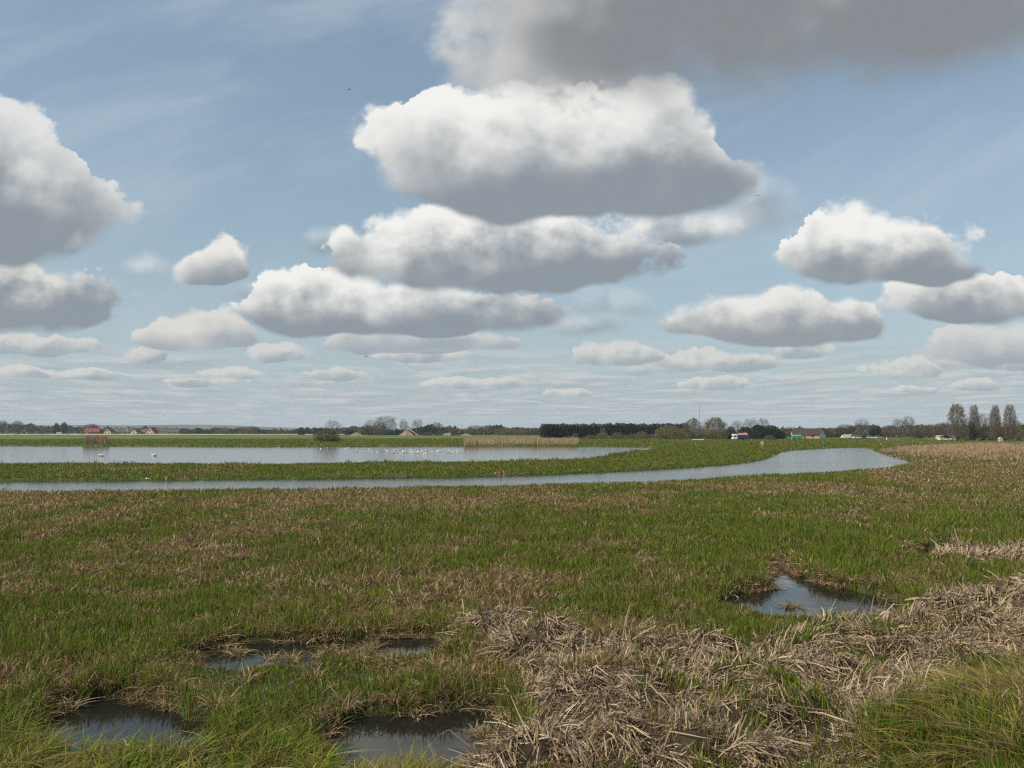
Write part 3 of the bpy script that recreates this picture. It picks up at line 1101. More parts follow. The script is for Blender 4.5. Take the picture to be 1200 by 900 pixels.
REEDTAN = np.array([[0.40, 0.29, 0.16], [0.33, 0.235, 0.13], [0.46, 0.36, 0.22], [0.26, 0.18, 0.10]])
RUST = np.array([[0.20, 0.125, 0.075], [0.26, 0.17, 0.10], [0.15, 0.10, 0.065]])
reed_line('lakeside_reeds', 'tan reed fringe along the far lake shore', world_poly([(543, 523.3), (600, 522.5), (676, 523), (678, 520.5), (600, 520.2), (548, 521)]), 16000, (1.0, 2.0), 41, REEDTAN, 0.05)
reed_line('rusty_reeds', 'rust brown reed clump on the far lake shore at left', world_poly([(97, 522.4), (128, 522.5), (124, 520), (104, 520)]), 4500, (1.2, 2.4), 42, RUST, 0.06)
reed_line('river_reeds', 'pale reed bank beside the river bend at right', world_poly([(1040, 531), (1060, 527), (1130, 523), (1180, 522.5), (1200, 530), (1150, 538), (1090, 535)]), 14000, (0.4, 0.8), 43, REEDTAN * 1.02, 0.035)


# ---------------------------------------------------------------- the air between here and the horizon
hb = MB()
hb.box((-7000, -60, -1.8), (7000, 6600, 120))
hz = bpy.data.materials.new('haze')
hz.use_nodes = True
ht = hz.node_tree
ht.nodes.remove(ht.nodes['Principled BSDF'])
pv = ht.nodes.new('ShaderNodeVolumePrincipled')
pv.inputs['Color'].default_value = (0.80, 0.90, 1.0, 1)
pv.inputs['Density'].default_value = 0.00010
pv.inputs['Anisotropy'].default_value = 0.0
ht.links.new(pv.outputs[0], ht.nodes['Material Output'].inputs['Volume'])
tag(hb.build('haze', hz), 'thin bluish spring haze over the marsh', 'haze', kind='stuff')


# ================================================================ trees
def tree(px, yb, yt, wpx, dist, kind, name, label, group=None, seed=None, cat='tree', dens=1.0):
    """a tree whose foot is at photo x px, with its top and width in photo pixels at distance dist"""
    g = np.random.default_rng(seed if seed is not None else int(px * 7 + yt * 13))
    foot = at(px, 506, dist)
    zg = float(land(np.array([foot.x]), np.array([foot.y]))[0][0])
    h = at(px, yt, dist).z - zg
    w = wpx * dist / F
    root = empty(name, (foot.x, foot.y, zg))
    tag(root, label, cat, group)
    K = TREES[kind]
    env, z0 = K['env'], K['z0']

    def hull(t, a):
        """crown radius at height share t, lobed"""
        b = 0.80 + 0.40 * float(vnoise(np.array([a * 1.3 + px]), np.array([t * 4.0 + px * 0.1]), 7)[0])
        return env(t) * w / 2 * b

    # trunk and limbs: every limb ends at the crown's edge
    tb = MB()
    stems = K.get('stems', 1)
    tr = 0.016 * h + 0.04
    tips = []
    for s_ in range(stems):
        bx, by = (g.normal(0, 0.10 * w, 2) if stems > 1 else (0, 0))
        top = K['trunk'] * h * g.uniform(0.9, 1.05)
        pts, rad = [], []
        for k in range(6):
            t = k / 5
            pts.append((bx * (1 + t) + g.normal(0, 0.012 * h) * t, by * (1 + t) + g.normal(0, 0.012 * h) * t, top * t))
            rad.append(tr * (1 - 0.82 * t) / (stems ** 0.5))
        tb.tube(pts, rad, 6)
        tips.append((Vector(pts[-1]), 1))
        nl = max(4, int(K['limbs'] / stems))
        for i in range(nl):
            a = 2 * math.pi * (i * 0.618 + 0.1 * g.random())
            te = z0 + 0.06 + (0.96 - z0 - 0.06) * (i + g.random()) / nl
            r_ = hull(te, a) * g.uniform(0.75, 1.0)
            e = Vector((math.cos(a) * r_, math.sin(a) * r_, te * h))
            tb_ = max(K['first'] * 0.7, min(0.95, (te - K['rise'] * r_ / h * g.uniform(0.7, 1.2))))
            zs = min(tb_ * h, top * 0.97)
            f = zs / top * 5
            q_ = min(4, int(f))
            p = Vector(pts[q_]).lerp(Vector(pts[q_ + 1]), f - q_)
            mid = p.lerp(e, 0.5) + Vector((math.cos(a), math.sin(a), -0.3)) * (0.10 * r_)
            lr = tr * 0.36 * (1.05 - 0.7 * te)
            tb.tube([p, mid, e], [lr, lr * 0.6, lr * 0.18], 4)
            tips += [(mid, 0.8), (mid.lerp(e, 0.5), 1.0), (e, 1.0)]
            for q in range(K['subs']):
                b0 = p.lerp(mid, g.uniform(0.4, 1)) if g.random() < 0.4 else mid.lerp(e, g.random())
                l2 = (e - p).length * g.uniform(0.22, 0.5)
                a2 = a + g.normal(0, 1.0)
                e2 = b0 + Vector((math.cos(a2) * l2, math.sin(a2) * l2, l2 * g.uniform(0.0, 0.9) * min(2.5, K['rise'])))
                t2 = min(0.985, max(z0, e2.z / h))
                rr_ = math.hypot(e2.x, e2.y)
                lim = hull(t2, math.atan2(e2.y, e2.x))
                if rr_ > lim:
                    e2.x *= lim / rr_
                    e2.y *= lim / rr_
                e2.z = min(e2.z, h)
                tb.tube([b0, e2], [lr * 0.35, lr * 0.10], 3)
                tips += [(b0.lerp(e2, 0.6), 1.0), (e2, 1.0)]
    tb.build('trunk', M_BARK, root)
    # crown of fine twigs or leaf sprays round the limbs
    n = int(K['n'] * dens)
    tp = np.array([tuple(t[0]) for t in tips])
    pk = g.integers(0, len(tp), n)
    cen = tp[pk] + g.normal(0, 1, (n, 3)) * np.array([K['sp'] * w, K['sp'] * w, K['sp'] * h * 0.6])
    m_ = int(n * K['fill'])
    tt = np.linspace(z0, 1.0, 60)
    er = np.array([env(float(v)) for v in tt])
    cdf = np.cumsum(er ** 1.3 + 0.02)
    zz = np.interp(g.random(m_) * cdf[-1], cdf, tt)
    aa = g.uniform(0, 2 * math.pi, m_)
    bump = 0.80 + 0.40 * vnoise(aa * 1.3 + px, zz * 4.0 + px * 0.1, 7)
    gap = fbm(aa * 2.2 + px, zz * 6.0, 12, 2) + g.normal(0, 0.08, m_)
    rad = np.interp(zz, tt, er) * w / 2 * bump * np.where(gap > 0.42, np.sqrt(g.uniform(0.3, 1.05, m_)), np.sqrt(g.uniform(0.0, 0.5, m_)))
    cen[:m_] = np.stack([np.cos(aa) * rad, np.sin(aa) * rad, zz * h * (0.92 + 0.08 * bump)], 1)
    cen[:, 2] = np.clip(cen[:, 2], 0.03 * h, h * 1.03)
    sz = K['leaf'] * (h + w) * 0.5 * np.exp(g.normal(0, 0.35, n))
    d = g.normal(0, 1, (n, 3)) + np.array([0, 0, K['tw_up']])
    out = cen * np.array([1, 1, 0])
    out /= np.linalg.norm(out, axis=1)[:, None] + 1e-6
    d = d + out * 0.7
    d /= np.linalg.norm(d, axis=1)[:, None]
    s2 = np.cross(d, g.normal(0, 1, (n, 3)))
    s2 /= np.linalg.norm(s2, axis=1)[:, None] + 1e-9
    col = np.array(K['col'])[g.integers(0, len(K['col']), n)] * g.uniform(0.7, 1.3, (n, 1))
    quads('crown', cen, d * sz[:, None], s2 * (sz * K['asp'])[:, None], col, M_TWIG if K['asp'] < 0.2 else M_LEAF, root)
    return root


def e_round(t):
    return math.sqrt(max(0.0, 1 - ((t - 0.58) / 0.44) ** 2))


def e_bush(t):
    return math.sqrt(max(0.0, 1 - max(0, t - 0.25) ** 2 / 0.58)) * (0.8 + 0.2 * min(1, t * 4))


def e_pop(t):
    return 0.10 + 0.90 * math.sqrt(max(0.0, 1 - ((t - 0.42) / 0.60) ** 2)) * (1 - 0.25 * max(0, t - 0.6))


def e_con(t):
    return max(0.04, 1.0 if t < 0.72 else 1 - ((t - 0.72) / 0.29) ** 2.2)


GREYTWIG = [(0.135, 0.115, 0.090), (0.110, 0.098, 0.076), (0.160, 0.132, 0.098)]
BROWNTWIG = [(0.110, 0.082, 0.060), (0.085, 0.068, 0.052), (0.125, 0.096, 0.066)]
TREES = {
    'bare': dict(trunk=0.72, limbs=24, first=0.2, env=e_round, rise=0.9, subs=7, n=4200, sp=0.03, leaf=0.032, asp=0.07, tw_up=0.5, col=GREYTWIG, z0=0.16, fill=0.6),
    'brown': dict(trunk=0.72, limbs=20, first=0.1, env=e_round, rise=0.8, subs=6, n=5200, sp=0.04, leaf=0.034, asp=0.10, tw_up=0.5, col=BROWNTWIG, z0=0.12, fill=0.65),
    'poplar': dict(trunk=0.95, limbs=46, first=0.06, env=e_pop, rise=2.6, subs=4, n=7500, sp=0.02, leaf=0.034, asp=0.07, tw_up=1.8, col=[(0.145, 0.115, 0.078), (0.12, 0.098, 0.066), (0.165, 0.130, 0.082)], z0=0.08, fill=0.55),
    'pale': dict(trunk=0.8, limbs=26, first=0.15, env=e_round, rise=1.6, subs=5, n=4200, sp=0.03, leaf=0.04, asp=0.05, tw_up=1.3, col=[(0.17, 0.13, 0.105), (0.14, 0.115, 0.095)], z0=0.12, fill=0.6),
    'willow': dict(trunk=0.7, limbs=18, first=0.06, env=e_bush, rise=1.1, subs=5, stems=3, n=6000, sp=0.04, leaf=0.024, asp=0.20, tw_up=0.9,
                   col=[(0.150, 0.138, 0.048), (0.170, 0.130, 0.056), (0.120, 0.115, 0.042), (0.185, 0.145, 0.062)], z0=0.02, fill=0.75),
    'bush': dict(trunk=0.6, limbs=16, first=0.05, env=e_bush, rise=0.8, subs=4, stems=4, n=5000, sp=0.04, leaf=0.026, asp=0.20, tw_up=0.5,
                 col=[(0.120, 0.100, 0.050), (0.145, 0.100, 0.053), (0.100, 0.096, 0.040)], z0=0.0, fill=0.75),
    'conifer': dict(trunk=0.95, limbs=22, first=0.05, env=e_con, rise=0.35, subs=2, n=1900, sp=0.04, leaf=0.036, asp=0.35, tw_up=0.5,
                    col=[(0.014, 0.028, 0.016), (0.020, 0.034, 0.018), (0.010, 0.020, 0.012)], z0=0.0, fill=0.85),
    'evergreen': dict(trunk=0.7, limbs=18, first=0.06, env=e_bush, rise=0.8, subs=3, n=5000, sp=0.04, leaf=0.028, asp=0.35, tw_up=0.3,
                      col=[(0.018, 0.032, 0.016), (0.026, 0.042, 0.020), (0.014, 0.024, 0.013)], z0=0.0, fill=0.8),
}


def hedge(name, label, x0, x1, dist, tops, seed, pal, n, depth=14, base=None):
    """a far belt of scrub too tangled to count: one mass"""
    g = np.random.default_rng(seed)
    px = g.uniform(x0, x1, n)
    dd = dist + g.uniform(-depth, depth, n)
    r0 = np.array([at(p, 506, q) for p, q in zip(px, dd)])
    zg, *_ = land(r0[:, 0], r0[:, 1])
    top = np.interp(px, [t[0] for t in tops], [t[1] for t in tops])
    top = top + 3.0 * (fbm(px / 9.0, px * 0, seed, 4) - 0.5) * 2
    zt = np.array([at(p, t, q).z for p, t, q in zip(px, top, dd)])
    u = g.random(n) ** 0.75
    zz = zg + (np.maximum(zt - zg, 0.8)) * u
    cen = np.stack([r0[:, 0], r0[:, 1], zz], 1)
    sz = 0.0014 * dist * np.exp(g.normal(0, 0.4, n))
    d = g.normal(0, 1, (n, 3)) + np.array([0, 0, 0.8])
    d /= np.linalg.norm(d, axis=1)[:, None]
    s2 = np.cross(d, g.normal(0, 1, (n, 3)))
    s2 /= np.linalg.norm(s2, axis=1)[:, None]
    tone = fbm(px / 16, px * 0 + 3, seed + 1, 3)
    pal = np.array(pal)
    col = pal[np.clip((tone * 1.6 - 0.3 + g.normal(0, 0.15, n)) * len(pal), 0, len(pal) - 1).astype(int)] * g.uniform(0.7, 1.3, (n, 1))
    o = quads(name, cen, d * sz[:, None], s2 * (sz * 0.35)[:, None], col, M_LEAF)
    tag(o, label, 'hedge', kind='stuff')


DARKH = [(0.030, 0.036, 0.024), (0.055, 0.046, 0.032), (0.070, 0.060, 0.040), (0.085, 0.064, 0.046)]
MIXH = [(0.040, 0.046, 0.024), (0.075, 0.062, 0.034), (0.095, 0.085, 0.044), (0.105, 0.075, 0.05)]
hedge('distant_wood', 'dark scrubby wood behind the village at far left', -260, 175, 980, [(-260, 496), (0, 496), (28, 497), (60, 500), (100, 501), (175, 502)], 1, DARKH, 9000, 40)
hedge('distant_hedge', 'dark low hedge line behind the sandy bank', 165, 440, 930, [(165, 503), (240, 503.5), (300, 502), (340, 504), (380, 502), (440, 500)], 2, DARKH, 8000, 25)
hedge('quarry_scrub', 'brown scrub wood behind the sand heaps', 420, 640, 720, [(420, 503), (470, 505), (500, 499), (545, 502), (580, 500), (610, 502), (640, 502)], 3, MIXH, 11000, 25)
hedge('roadside_hedge', 'brown hedge and scrub under the trees at right', 905, 1330, 470, [(905, 504), (940, 502), (970, 503), (1010, 499), (1050, 501), (1100, 499), (1150, 500), (1200, 499), (1330, 500)], 4, MIXH, 16000, 22)
hedge('field_hedge', 'low olive scrub at the foot of the conifer row', 690, 870, 430, [(690, 511), (760, 510), (870, 511)], 5, MIXH, 3500, 8)

T = tree
# the village skyline at left
T(3, 509, 492.5, 11, 950, 'brown', 'bare_tree', 'dark bare tree at the very left end of the skyline')
T(20, 509, 493, 13, 940, 'brown', 'bare_tree', 'dark bare tree, second from the left end of the skyline')
T(36, 509, 497, 14, 940, 'brown', 'bare_tree', 'low dark tree, third from the left end of the skyline')
T(66, 509, 495.5, 7, 930, 'evergreen', 'dark_tree', 'narrow dark tree just left of and behind the white caravan')
T(75, 509, 494.5, 9, 930, 'evergreen', 'dark_tree', 'round dark tree just right of and behind the white caravan')
T(107, 509, 497, 21, 925, 'brown', 'bare_tree', 'broad brown tree rising behind the red roofed house')
T(232, 509, 501, 6, 900, 'evergreen', 'dark_tree', 'small pointed dark tree alone in the hedge right of the village')
T(262, 510, 500.5, 17, 860, 'willow', 'willow_tree', 'pale green willow, left of the pair on the sandy bank')
T(291, 510, 500, 21, 860, 'willow', 'willow_tree', 'pale green willow, right of the pair on the sandy bank')
T(322, 510, 503, 20, 880, 'bush', 'hedgerow_bush', 'low brown bush between the willow pair and the round dark bush')
T(353, 511, 500.5, 10, 760, 'evergreen', 'dark_tree', 'rounded dark evergreen left of the lakeside bush')
T(360, 511, 500.5, 9, 790, 'evergreen', 'dark_tree', 'blue-green dome of an evergreen close beside the rounded dark one')
T(369, 511, 500.5, 4, 770, 'conifer', 'conifer_tree', 'left one of two small pointed conifers by the lakeside bush')
T(375, 511, 501, 4, 770, 'conifer', 'conifer_tree', 'right one of two small pointed conifers by the lakeside bush')
T(390, 511, 492.5, 19, 740, 'bare', 'bare_tree', 'open bare tree standing up behind the lakeside bush')
T(384, 519, 502, 33, 292, 'bush', 'lakeside_bush', 'large rounded rusty olive bush on the far lake shore mirrored in the water', dens=1.5)
T(409, 512, 503, 13, 760, 'evergreen', 'dark_tree', 'dark low evergreen just left of the smaller sand heap')
T(420, 512, 503, 12, 770, 'evergreen', 'dark_tree', 'dark low evergreen behind the smaller sand heap')
T(436, 513, 492, 20, 700, 'bare', 'bare_tree', 'leftmost of the tall bare trees between the two sand heaps')
T(452, 513, 487, 27, 690, 'bare', 'bare_tree', 'tallest broad bare tree between the two sand heaps', dens=1.3)
T(446, 513, 496, 20, 670, 'bush', 'ivy_tree', 'olive bushy tree low in front of the tallest bare trees', dens=1.2)
T(465, 513, 502, 6, 670, 'evergreen', 'dark_tree', 'small dark evergreen to the left of the larger sand heap')
T(473, 513, 491, 12, 700, 'bare', 'bare_tree', 'bare tree directly behind the larger sand heap')
T(489, 513, 491, 14, 700, 'bare', 'bare_tree', 'bare tree above the quarry conveyor')
T(500, 513, 499, 16, 690, 'evergreen', 'dark_tree', 'dark tree behind the quarry conveyor machinery')
T(512, 513, 495, 18, 720, 'willow', 'willow_tree', 'olive feathery tree right of the quarry conveyor')
T(533, 513, 498, 3.5, 720, 'conifer', 'conifer_tree', 'slim dark conifer right of the quarry')
T(527, 513, 498.5, 9, 730, 'brown', 'bare_tree', 'small brown tree touching the slim conifer right of the quarry')
T(556, 513, 498.5, 20, 720, 'brown', 'bare_tree', 'purple brown tree, first right of the slim quarry conifer')
T(570, 513, 498.5, 18, 730, 'brown', 'bare_tree', 'purple brown tree, second right of the slim quarry conifer')
T(590, 513, 501.5, 24, 690, 'willow', 'willow_tree', 'low olive willow behind the tan lakeside reeds')
T(608, 513, 502.5, 20, 690, 'willow', 'willow_tree', 'low yellowish willow between lakeside reeds and conifer row')
T(618, 513, 501, 10, 720, 'brown', 'bare_tree', 'thin brown tree left of the conifer row')
T(628, 513, 501, 9, 700, 'brown', 'bare_tree', 'thin brown tree almost touching the left end of the conifer row')

# the dark windbreak
proto = []
for i in range(44):
    u = i / 43
    px = 637 + 168 * u
    dist = 430 + 110 * u
    yt = 496.2 + 2.2 * u
    if i < 6:
        proto.append(T(px, 513, yt, 9.0, dist, 'conifer', 'conifer_tree', 'dark conifer in the long dense windbreak row', 'conifers of the windbreak', seed=300 + i, dens=1.6))
    else:
        o = copy_tree(proto[i % 6])
        f = at(px, 506, dist)
        s_ = dist / (430 + 110 * (i % 6) / 43) * random.Random(i).uniform(0.93, 1.06)
        o.location = (f.x, f.y, o.location.z)
        o.scale = (s_ * 0.9, s_ * 0.9, s_ * (1 - 0.05 * u))
        o.rotation_euler.z = i * 1.7

# bushes and trees in front of it
T(674, 513, 507.5, 9, 400, 'bush', 'hedgerow_bush', 'small dark bush at the left foot of the conifer row')
T(692, 514, 509.5, 17, 395, 'bush', 'hedgerow_bush', 'low olive bush in front of the conifer row, left of the young green tree')
T(707, 514, 501, 9, 400, 'willow', 'young_tree', 'young pale green tree standing before the middle of the conifer row')
T(705, 514, 507, 16, 392, 'willow', 'hedgerow_bush', 'yellowish bush around the foot of the young green tree')
T(723, 514, 506.5, 18, 395, 'bush', 'hedgerow_bush', 'rounded olive bush right of the young green tree')
T(739, 514, 509.5, 13, 395, 'bush', 'hedgerow_bush', 'low brown bush between the rounded bush and the large willows')
T(752, 514, 505.5, 17, 390, 'willow', 'hedgerow_bush', 'orange tinged bush left of the large willows')
T(784, 515, 499, 37, 380, 'willow', 'willow_tree', 'broad low willow covering the right end of the conifer row', dens=1.6)
T(812, 515, 490.5, 25, 385, 'willow', 'willow_tree', 'tall olive willow below the thin mast', dens=1.4)
T(838, 515, 489, 31, 380, 'willow', 'willow_tree', 'tallest olive willow, right of the thin mast', dens=1.6)
T(856, 515, 499.5, 14, 385, 'evergreen', 'dark_tree', 'dark evergreen tucked against the tallest willow')
T(864, 515, 493, 16, 470, 'pale', 'bare_tree', 'pale pinkish bare tree, left of three above the dark evergreens')
T(880, 515, 491, 20, 470, 'pale', 'bare_tree', 'pale pinkish bare tree, middle of three above the dark evergreens')
T(895, 515, 490.5, 16, 470, 'pale', 'bare_tree', 'pale pinkish bare tree, right of three above the dark evergreens')
T(873, 515, 500, 18, 400, 'evergreen', 'dark_tree', 'dark evergreen behind the blue lorry', dens=1.3)
T(889, 515, 498, 26, 390, 'evergreen', 'dark_tree', 'large dark evergreen right of the blue lorry', dens=1.6)
T(904, 515, 498.5, 24, 385, 'evergreen', 'dark_tree', 'large dark evergreen above the round brown bush', dens=1.6)
T(916, 515, 505, 10, 385, 'evergreen', 'dark_tree', 'small dark evergreen at the right edge of the dark clump')
T(901, 516, 510, 15, 345, 'bush', 'round_bush', 'small round brown bush in front of the dark evergreens')
T(926, 514, 500.5, 22, 520, 'brown', 'bare_tree', 'low brown tree behind the pale post')
T(945, 514, 503, 16, 520, 'brown', 'bare_tree', 'low brown tree peeping over the dark roofed barn')
# the wood at right
T(974, 514, 501.5, 18, 460, 'brown', 'bare_tree', 'dark brown tree just right of the white gable')
T(990, 514, 497.5, 22, 455, 'brown', 'bare_tree', 'round topped brown tree above the cream van')
T(1010, 514, 491, 20, 450, 'bare', 'bare_tree', 'feathery bare tree standing highest above the parked cars')
T(1006, 514, 505, 26, 420, 'bush', 'hedgerow_bush', 'olive brown bush low above the parked cars')
T(1026, 514, 501.5, 14, 450, 'evergreen', 'dark_tree', 'dark tree behind the right end of the parked cars')
T(1030, 514, 499, 4, 440, 'conifer', 'conifer_tree', 'thin green pointed tree behind the parked cars')
T(1042, 515, 498, 18, 430, 'brown', 'bare_tree', 'dark brown tree left of the twin bare trees')
T(1052, 515, 490, 13, 420, 'bare', 'bare_tree', 'left one of the twin bare trees right of the parked cars')
T(1064, 515, 488, 17, 415, 'bare', 'bare_tree', 'right one of the twin bare trees, with a rounded head', dens=1.4)
T(1077, 515, 500, 14, 420, 'bush', 'hedgerow_bush', 'bushy scrub right of the twin bare trees')
T(1088, 516, 497.5, 18, 400, 'brown', 'bare_tree', 'brown tree between the twin bare trees and the domed tree')
T(1103, 516, 495.5, 26, 390, 'brown', 'bare_tree', 'domed brown tree above the dark shed', dens=1.4)
T(1122, 517, 474, 21, 318, 'poplar', 'poplar_tree', 'widest upright poplar, leftmost of four', 'upright poplars at right', dens=1.3)
T(1142, 517, 475, 13, 322, 'poplar', 'poplar_tree', 'narrow upright poplar, second from left of four', 'upright poplars at right')
T(1167, 517, 474.5, 12, 318, 'poplar', 'poplar_tree', 'narrowest upright poplar, third from left of four', 'upright poplars at right')
T(1184, 517, 474.5, 15, 316, 'poplar', 'poplar_tree', 'upright poplar, rightmost of four', 'upright poplars at right')
T(1155, 517, 485, 30, 345, 'pale', 'bare_tree', 'pinkish rounded bare tree filling the gap in the poplars', dens=1.2)
T(1133, 517, 493, 22, 330, 'bush', 'hedgerow_bush', 'dark bush between the first two poplars')
T(1156, 517, 496, 26, 325, 'bush', 'hedgerow_bush', 'dark bush between the second and third poplars')
T(1177, 517, 495, 18, 325, 'bush', 'hedgerow_bush', 'dark bush between the third and fourth poplars')
T(1192, 517, 493.5, 20, 335, 'willow', 'willow_tree', 'olive green tree at the right edge beyond the last poplar')
T(1225, 517, 492, 30, 335, 'bush', 'hedgerow_bush', 'tall brown bush outside the right edge of the poplars')

# ================================================================ buildings
M_RED = paint('red_brick', (0.26, 0.085, 0.055), 0.9, 0.3, 0.8, 0.1)
M_REDROOF = paint('red_tile', (0.21, 0.070, 0.050), 0.85, 0.3, 0.7, 0.1)
M_SLATE = paint('grey_slate', (0.085, 0.082, 0.078), 0.8, 0.25, 0.7, 0.2)
M_BROWNROOF = paint('brown_sheet_roof', (0.060, 0.042, 0.035), 0.85, 0.3, 0.5, 0.1)
M_CREAM = paint('cream_render', (0.48, 0.42, 0.30), 0.9, 0.12, 0.6, 0.1)
M_WHITE = paint('white_paint', (0.66, 0.65, 0.62), 0.5, 0.08, 0.6, 0.3)
M_BRICK = paint('buff_brick', (0.32, 0.22, 0.15), 0.9, 0.25, 0.9, 0.1)
M_GLASS = paint('dark_glass', (0.03, 0.035, 0.04), 0.15, 0.2, 0.5, 0.5)
M_WOOD = paint('weathered_wood', (0.42, 0.33, 0.20), 0.9, 0.3, 2.5, 0.1)
M_DARKWOOD = paint('tarred_wood', (0.022, 0.020, 0.018), 0.85, 0.3, 1.0, 0.1)
M_BLUE = paint('blue_paint', (0.030, 0.035, 0.13), 0.45, 0.15, 0.8, 0.4)
M_GREENP = paint('green_paint', (0.035, 0.26, 0.10), 0.45, 0.2, 0.8, 0.4)
M_PINK = paint('pinkish_load', (0.42, 0.24, 0.19), 0.9, 0.3, 1.2, 0.1)
M_TYRE = paint('tyre', (0.02, 0.02, 0.02), 0.9, 0.2, 2, 0.1)
M_SAND = paint('sand', (0.24, 0.172, 0.108), 0.95, 0.2, 0.3, 0.05)
M_STEEL = paint('dull_steel', (0.20, 0.19, 0.18), 0.6, 0.3, 0.8, 0.3)
M_RUSTY = paint('dark_machinery', (0.055, 0.045, 0.038), 0.8, 0.4, 0.6, 0.2)
M_SILVER = paint('silver_car_paint', (0.42, 0.42, 0.42), 0.4, 0.1, 0.8, 0.4)
M_DARKCAR = paint('dark_car_paint', (0.06, 0.025, 0.025), 0.4, 0.1, 0.8, 0.4)


def stand(px, dist):
    f = at(px, 506, dist)
    z = float(land(np.array([f.x]), np.array([f.y]))[0][0])
    return (f.x, f.y, z)


def house(px, dist, length, depth, eave, ridge, rz, wall, roof, name, label, wins, chim=(0.3,), gable_mat=None, dormers=0, group=None):
    """ridge along local x; local -y faces the camera when rz = 0. wins: (face, along, z, w, h)"""
    root = empty(name, stand(px, dist), rz)
    tag(root, label, 'house', group)
    l, d = length / 2, depth / 2
    w = MB()
    w.poly([(-l, -d, -0.5), (l, -d, -0.5), (l, -d, eave), (-l, -d, eave)])
    w.poly([(l, d, -0.5), (-l, d, -0.5), (-l, d, eave), (l, d, eave)])
    w.poly([(l, -d, -0.5), (l, d, -0.5), (l, d, eave), (l, 0, ridge), (l, -d, eave)], 1)
    w.poly([(-l, d, -0.5), (-l, -d, -0.5), (-l, -d, eave), (-l, 0, ridge), (-l, d, eave)], 1)
    w.build('wall', [wall, gable_mat or wall], root)
    r = MB()
    o, t = 0.35, 0.22
    sl = (ridge - eave) / d
    for s in (-1, 1):
        a = [(-l - o, s * (d + o), eave - o * sl + 0.02), (l + o, s * (d + o), eave - o * sl + 0.02), (l + o, 0, ridge + 0.02), (-l - o, 0, ridge + 0.02)]
        b = [(p[0], p[1], p[2] + t) for p in a]
        r.add(a + b, [(0, 1, 2, 3), (7, 6, 5, 4), (0, 4, 5, 1), (1, 5, 6, 2), (3, 2, 6, 7), (0, 3, 7, 4)])
    ro = r.build('roof', roof, root)
    for c in chim:
        m = MB()
        x = -l + c * length
        m.box((x - 0.45, -0.4, ridge - 0.5), (x + 0.45, 0.4, ridge + 1.1))
        m.box((x - 0.52, -0.47, ridge + 1.1), (x + 0.52, 0.47, ridge + 1.25))
        m.tube([(x, 0, ridge + 1.25), (x, 0, ridge + 1.6)], [0.16, 0.14], 8)
        m.build('chimney', M_BRICK, ro)
    for k in range(dormers):
        m = MB()
        x = -l + length * (k + 0.6) / (dormers + 0.2)
        z0 = eave + (ridge - eave) * 0.30
        yf = -d * 0.78
        m.box((x - 0.8, yf, z0), (x + 0.8, -d * 0.2, z0 + 1.1))
        m.poly([(x - 0.95, yf - 0.1, z0 + 1.1), (x + 0.95, yf - 0.1, z0 + 1.1), (x, yf - 0.1, z0 + 1.9)])
        m.poly([(x - 0.95, yf - 0.1, z0 + 1.1), (x, yf - 0.1, z0 + 1.9), (x, 0, z0 + 1.9), (x - 0.95, 0, z0 + 1.1)])
        m.poly([(x + 0.95, yf - 0.1, z0 + 1.1), (x + 0.95, 0, z0 + 1.1), (x, 0, z0 + 1.9), (x, yf - 0.1, z0 + 1.9)])
        m.build('dormer', M_CREAM, ro)
    for (face, al, z, ww, hh) in wins:
        door = z < 0.3
        f, gl = MB(), MB()
        if face == 'front':
            f.box((al - ww / 2 - 0.08, -d - 0.06, z - 0.08), (al + ww / 2 + 0.08, -d - 0.002, z + hh + 0.08))
            gl.box((al - ww / 2, -d - 0.09, z), (al + ww / 2, -d - 0.062, z + hh))
        else:
            s = 1 if face == 'right' else -1
            xs_ = sorted((s * (l + 0.002), s * (l + 0.06)))
            f.box((xs_[0], al - ww / 2 - 0.08, z - 0.08), (xs_[1], al + ww / 2 + 0.08, z + hh + 0.08))
            xs_ = sorted((s * (l + 0.062), s * (l + 0.09)))
            gl.box((xs_[0], al - ww / 2, z), (xs_[1], al + ww / 2, z + hh))
        fo = f.build('door' if door else 'window', M_WHITE, root)
        gl.build('panel' if door else 'pane', M_RUSTY if door else M_GLASS, fo)
    return root


house(109, 862, 15, 8, 2.9, 6.6, R(4), M_RED, M_REDROOF, 'brick_house', 'red brick bungalow with a red tiled roof at far left',
      [('front', -5, 0.9, 1.6, 1.2), ('front', 0.5, 0.05, 1.0, 2.0), ('front', 4, 0.9, 1.6, 1.2)], (0.15,))
house(128.5, 860, 9, 8, 2.8, 6.6, R(86), M_CREAM, M_SLATE, 'gabled_house', 'cream gabled cottage with dark roof beside the red bungalow',
      [('left', 0, 3.5, 1.6, 1.3), ('left', -2.0, 0.9, 1.4, 1.2), ('left', 2.0, 0.9, 1.4, 1.2)], (0.7,))
house(145, 872, 23, 9, 2.7, 6.4, R(0), M_BRICK, M_SLATE, 'slate_bungalow', 'long grey roofed bungalow with dormers between the cream gables',
      [('front', -7, 0.9, 1.7, 1.2), ('front', -2, 0.05, 1.0, 2.0), ('front', 3, 0.9, 1.7, 1.2), ('front', 8, 0.9, 1.7, 1.2)], (0.2, 0.85), dormers=2)
house(159.5, 861, 8, 7, 2.7, 5.9, R(80), M_CREAM, M_SLATE, 'gabled_house', 'small cream gable projecting at the right end of the grey bungalow',
      [('left', 0, 3.2, 1.2, 1.2), ('left', 0, 0.9, 1.8, 1.2)], ())
house(178.5, 858, 10, 9, 2.6, 7.4, R(84), M_CREAM, M_REDROOF, 'gabled_house', 'steep cream gabled house with white window standing alone right of the bungalows',
      [('left', 0, 3.4, 1.7, 1.7), ('left', -2.4, 0.9, 1.4, 1.2), ('left', 2.4, 0.9, 1.4, 1.2)], (0.6,))
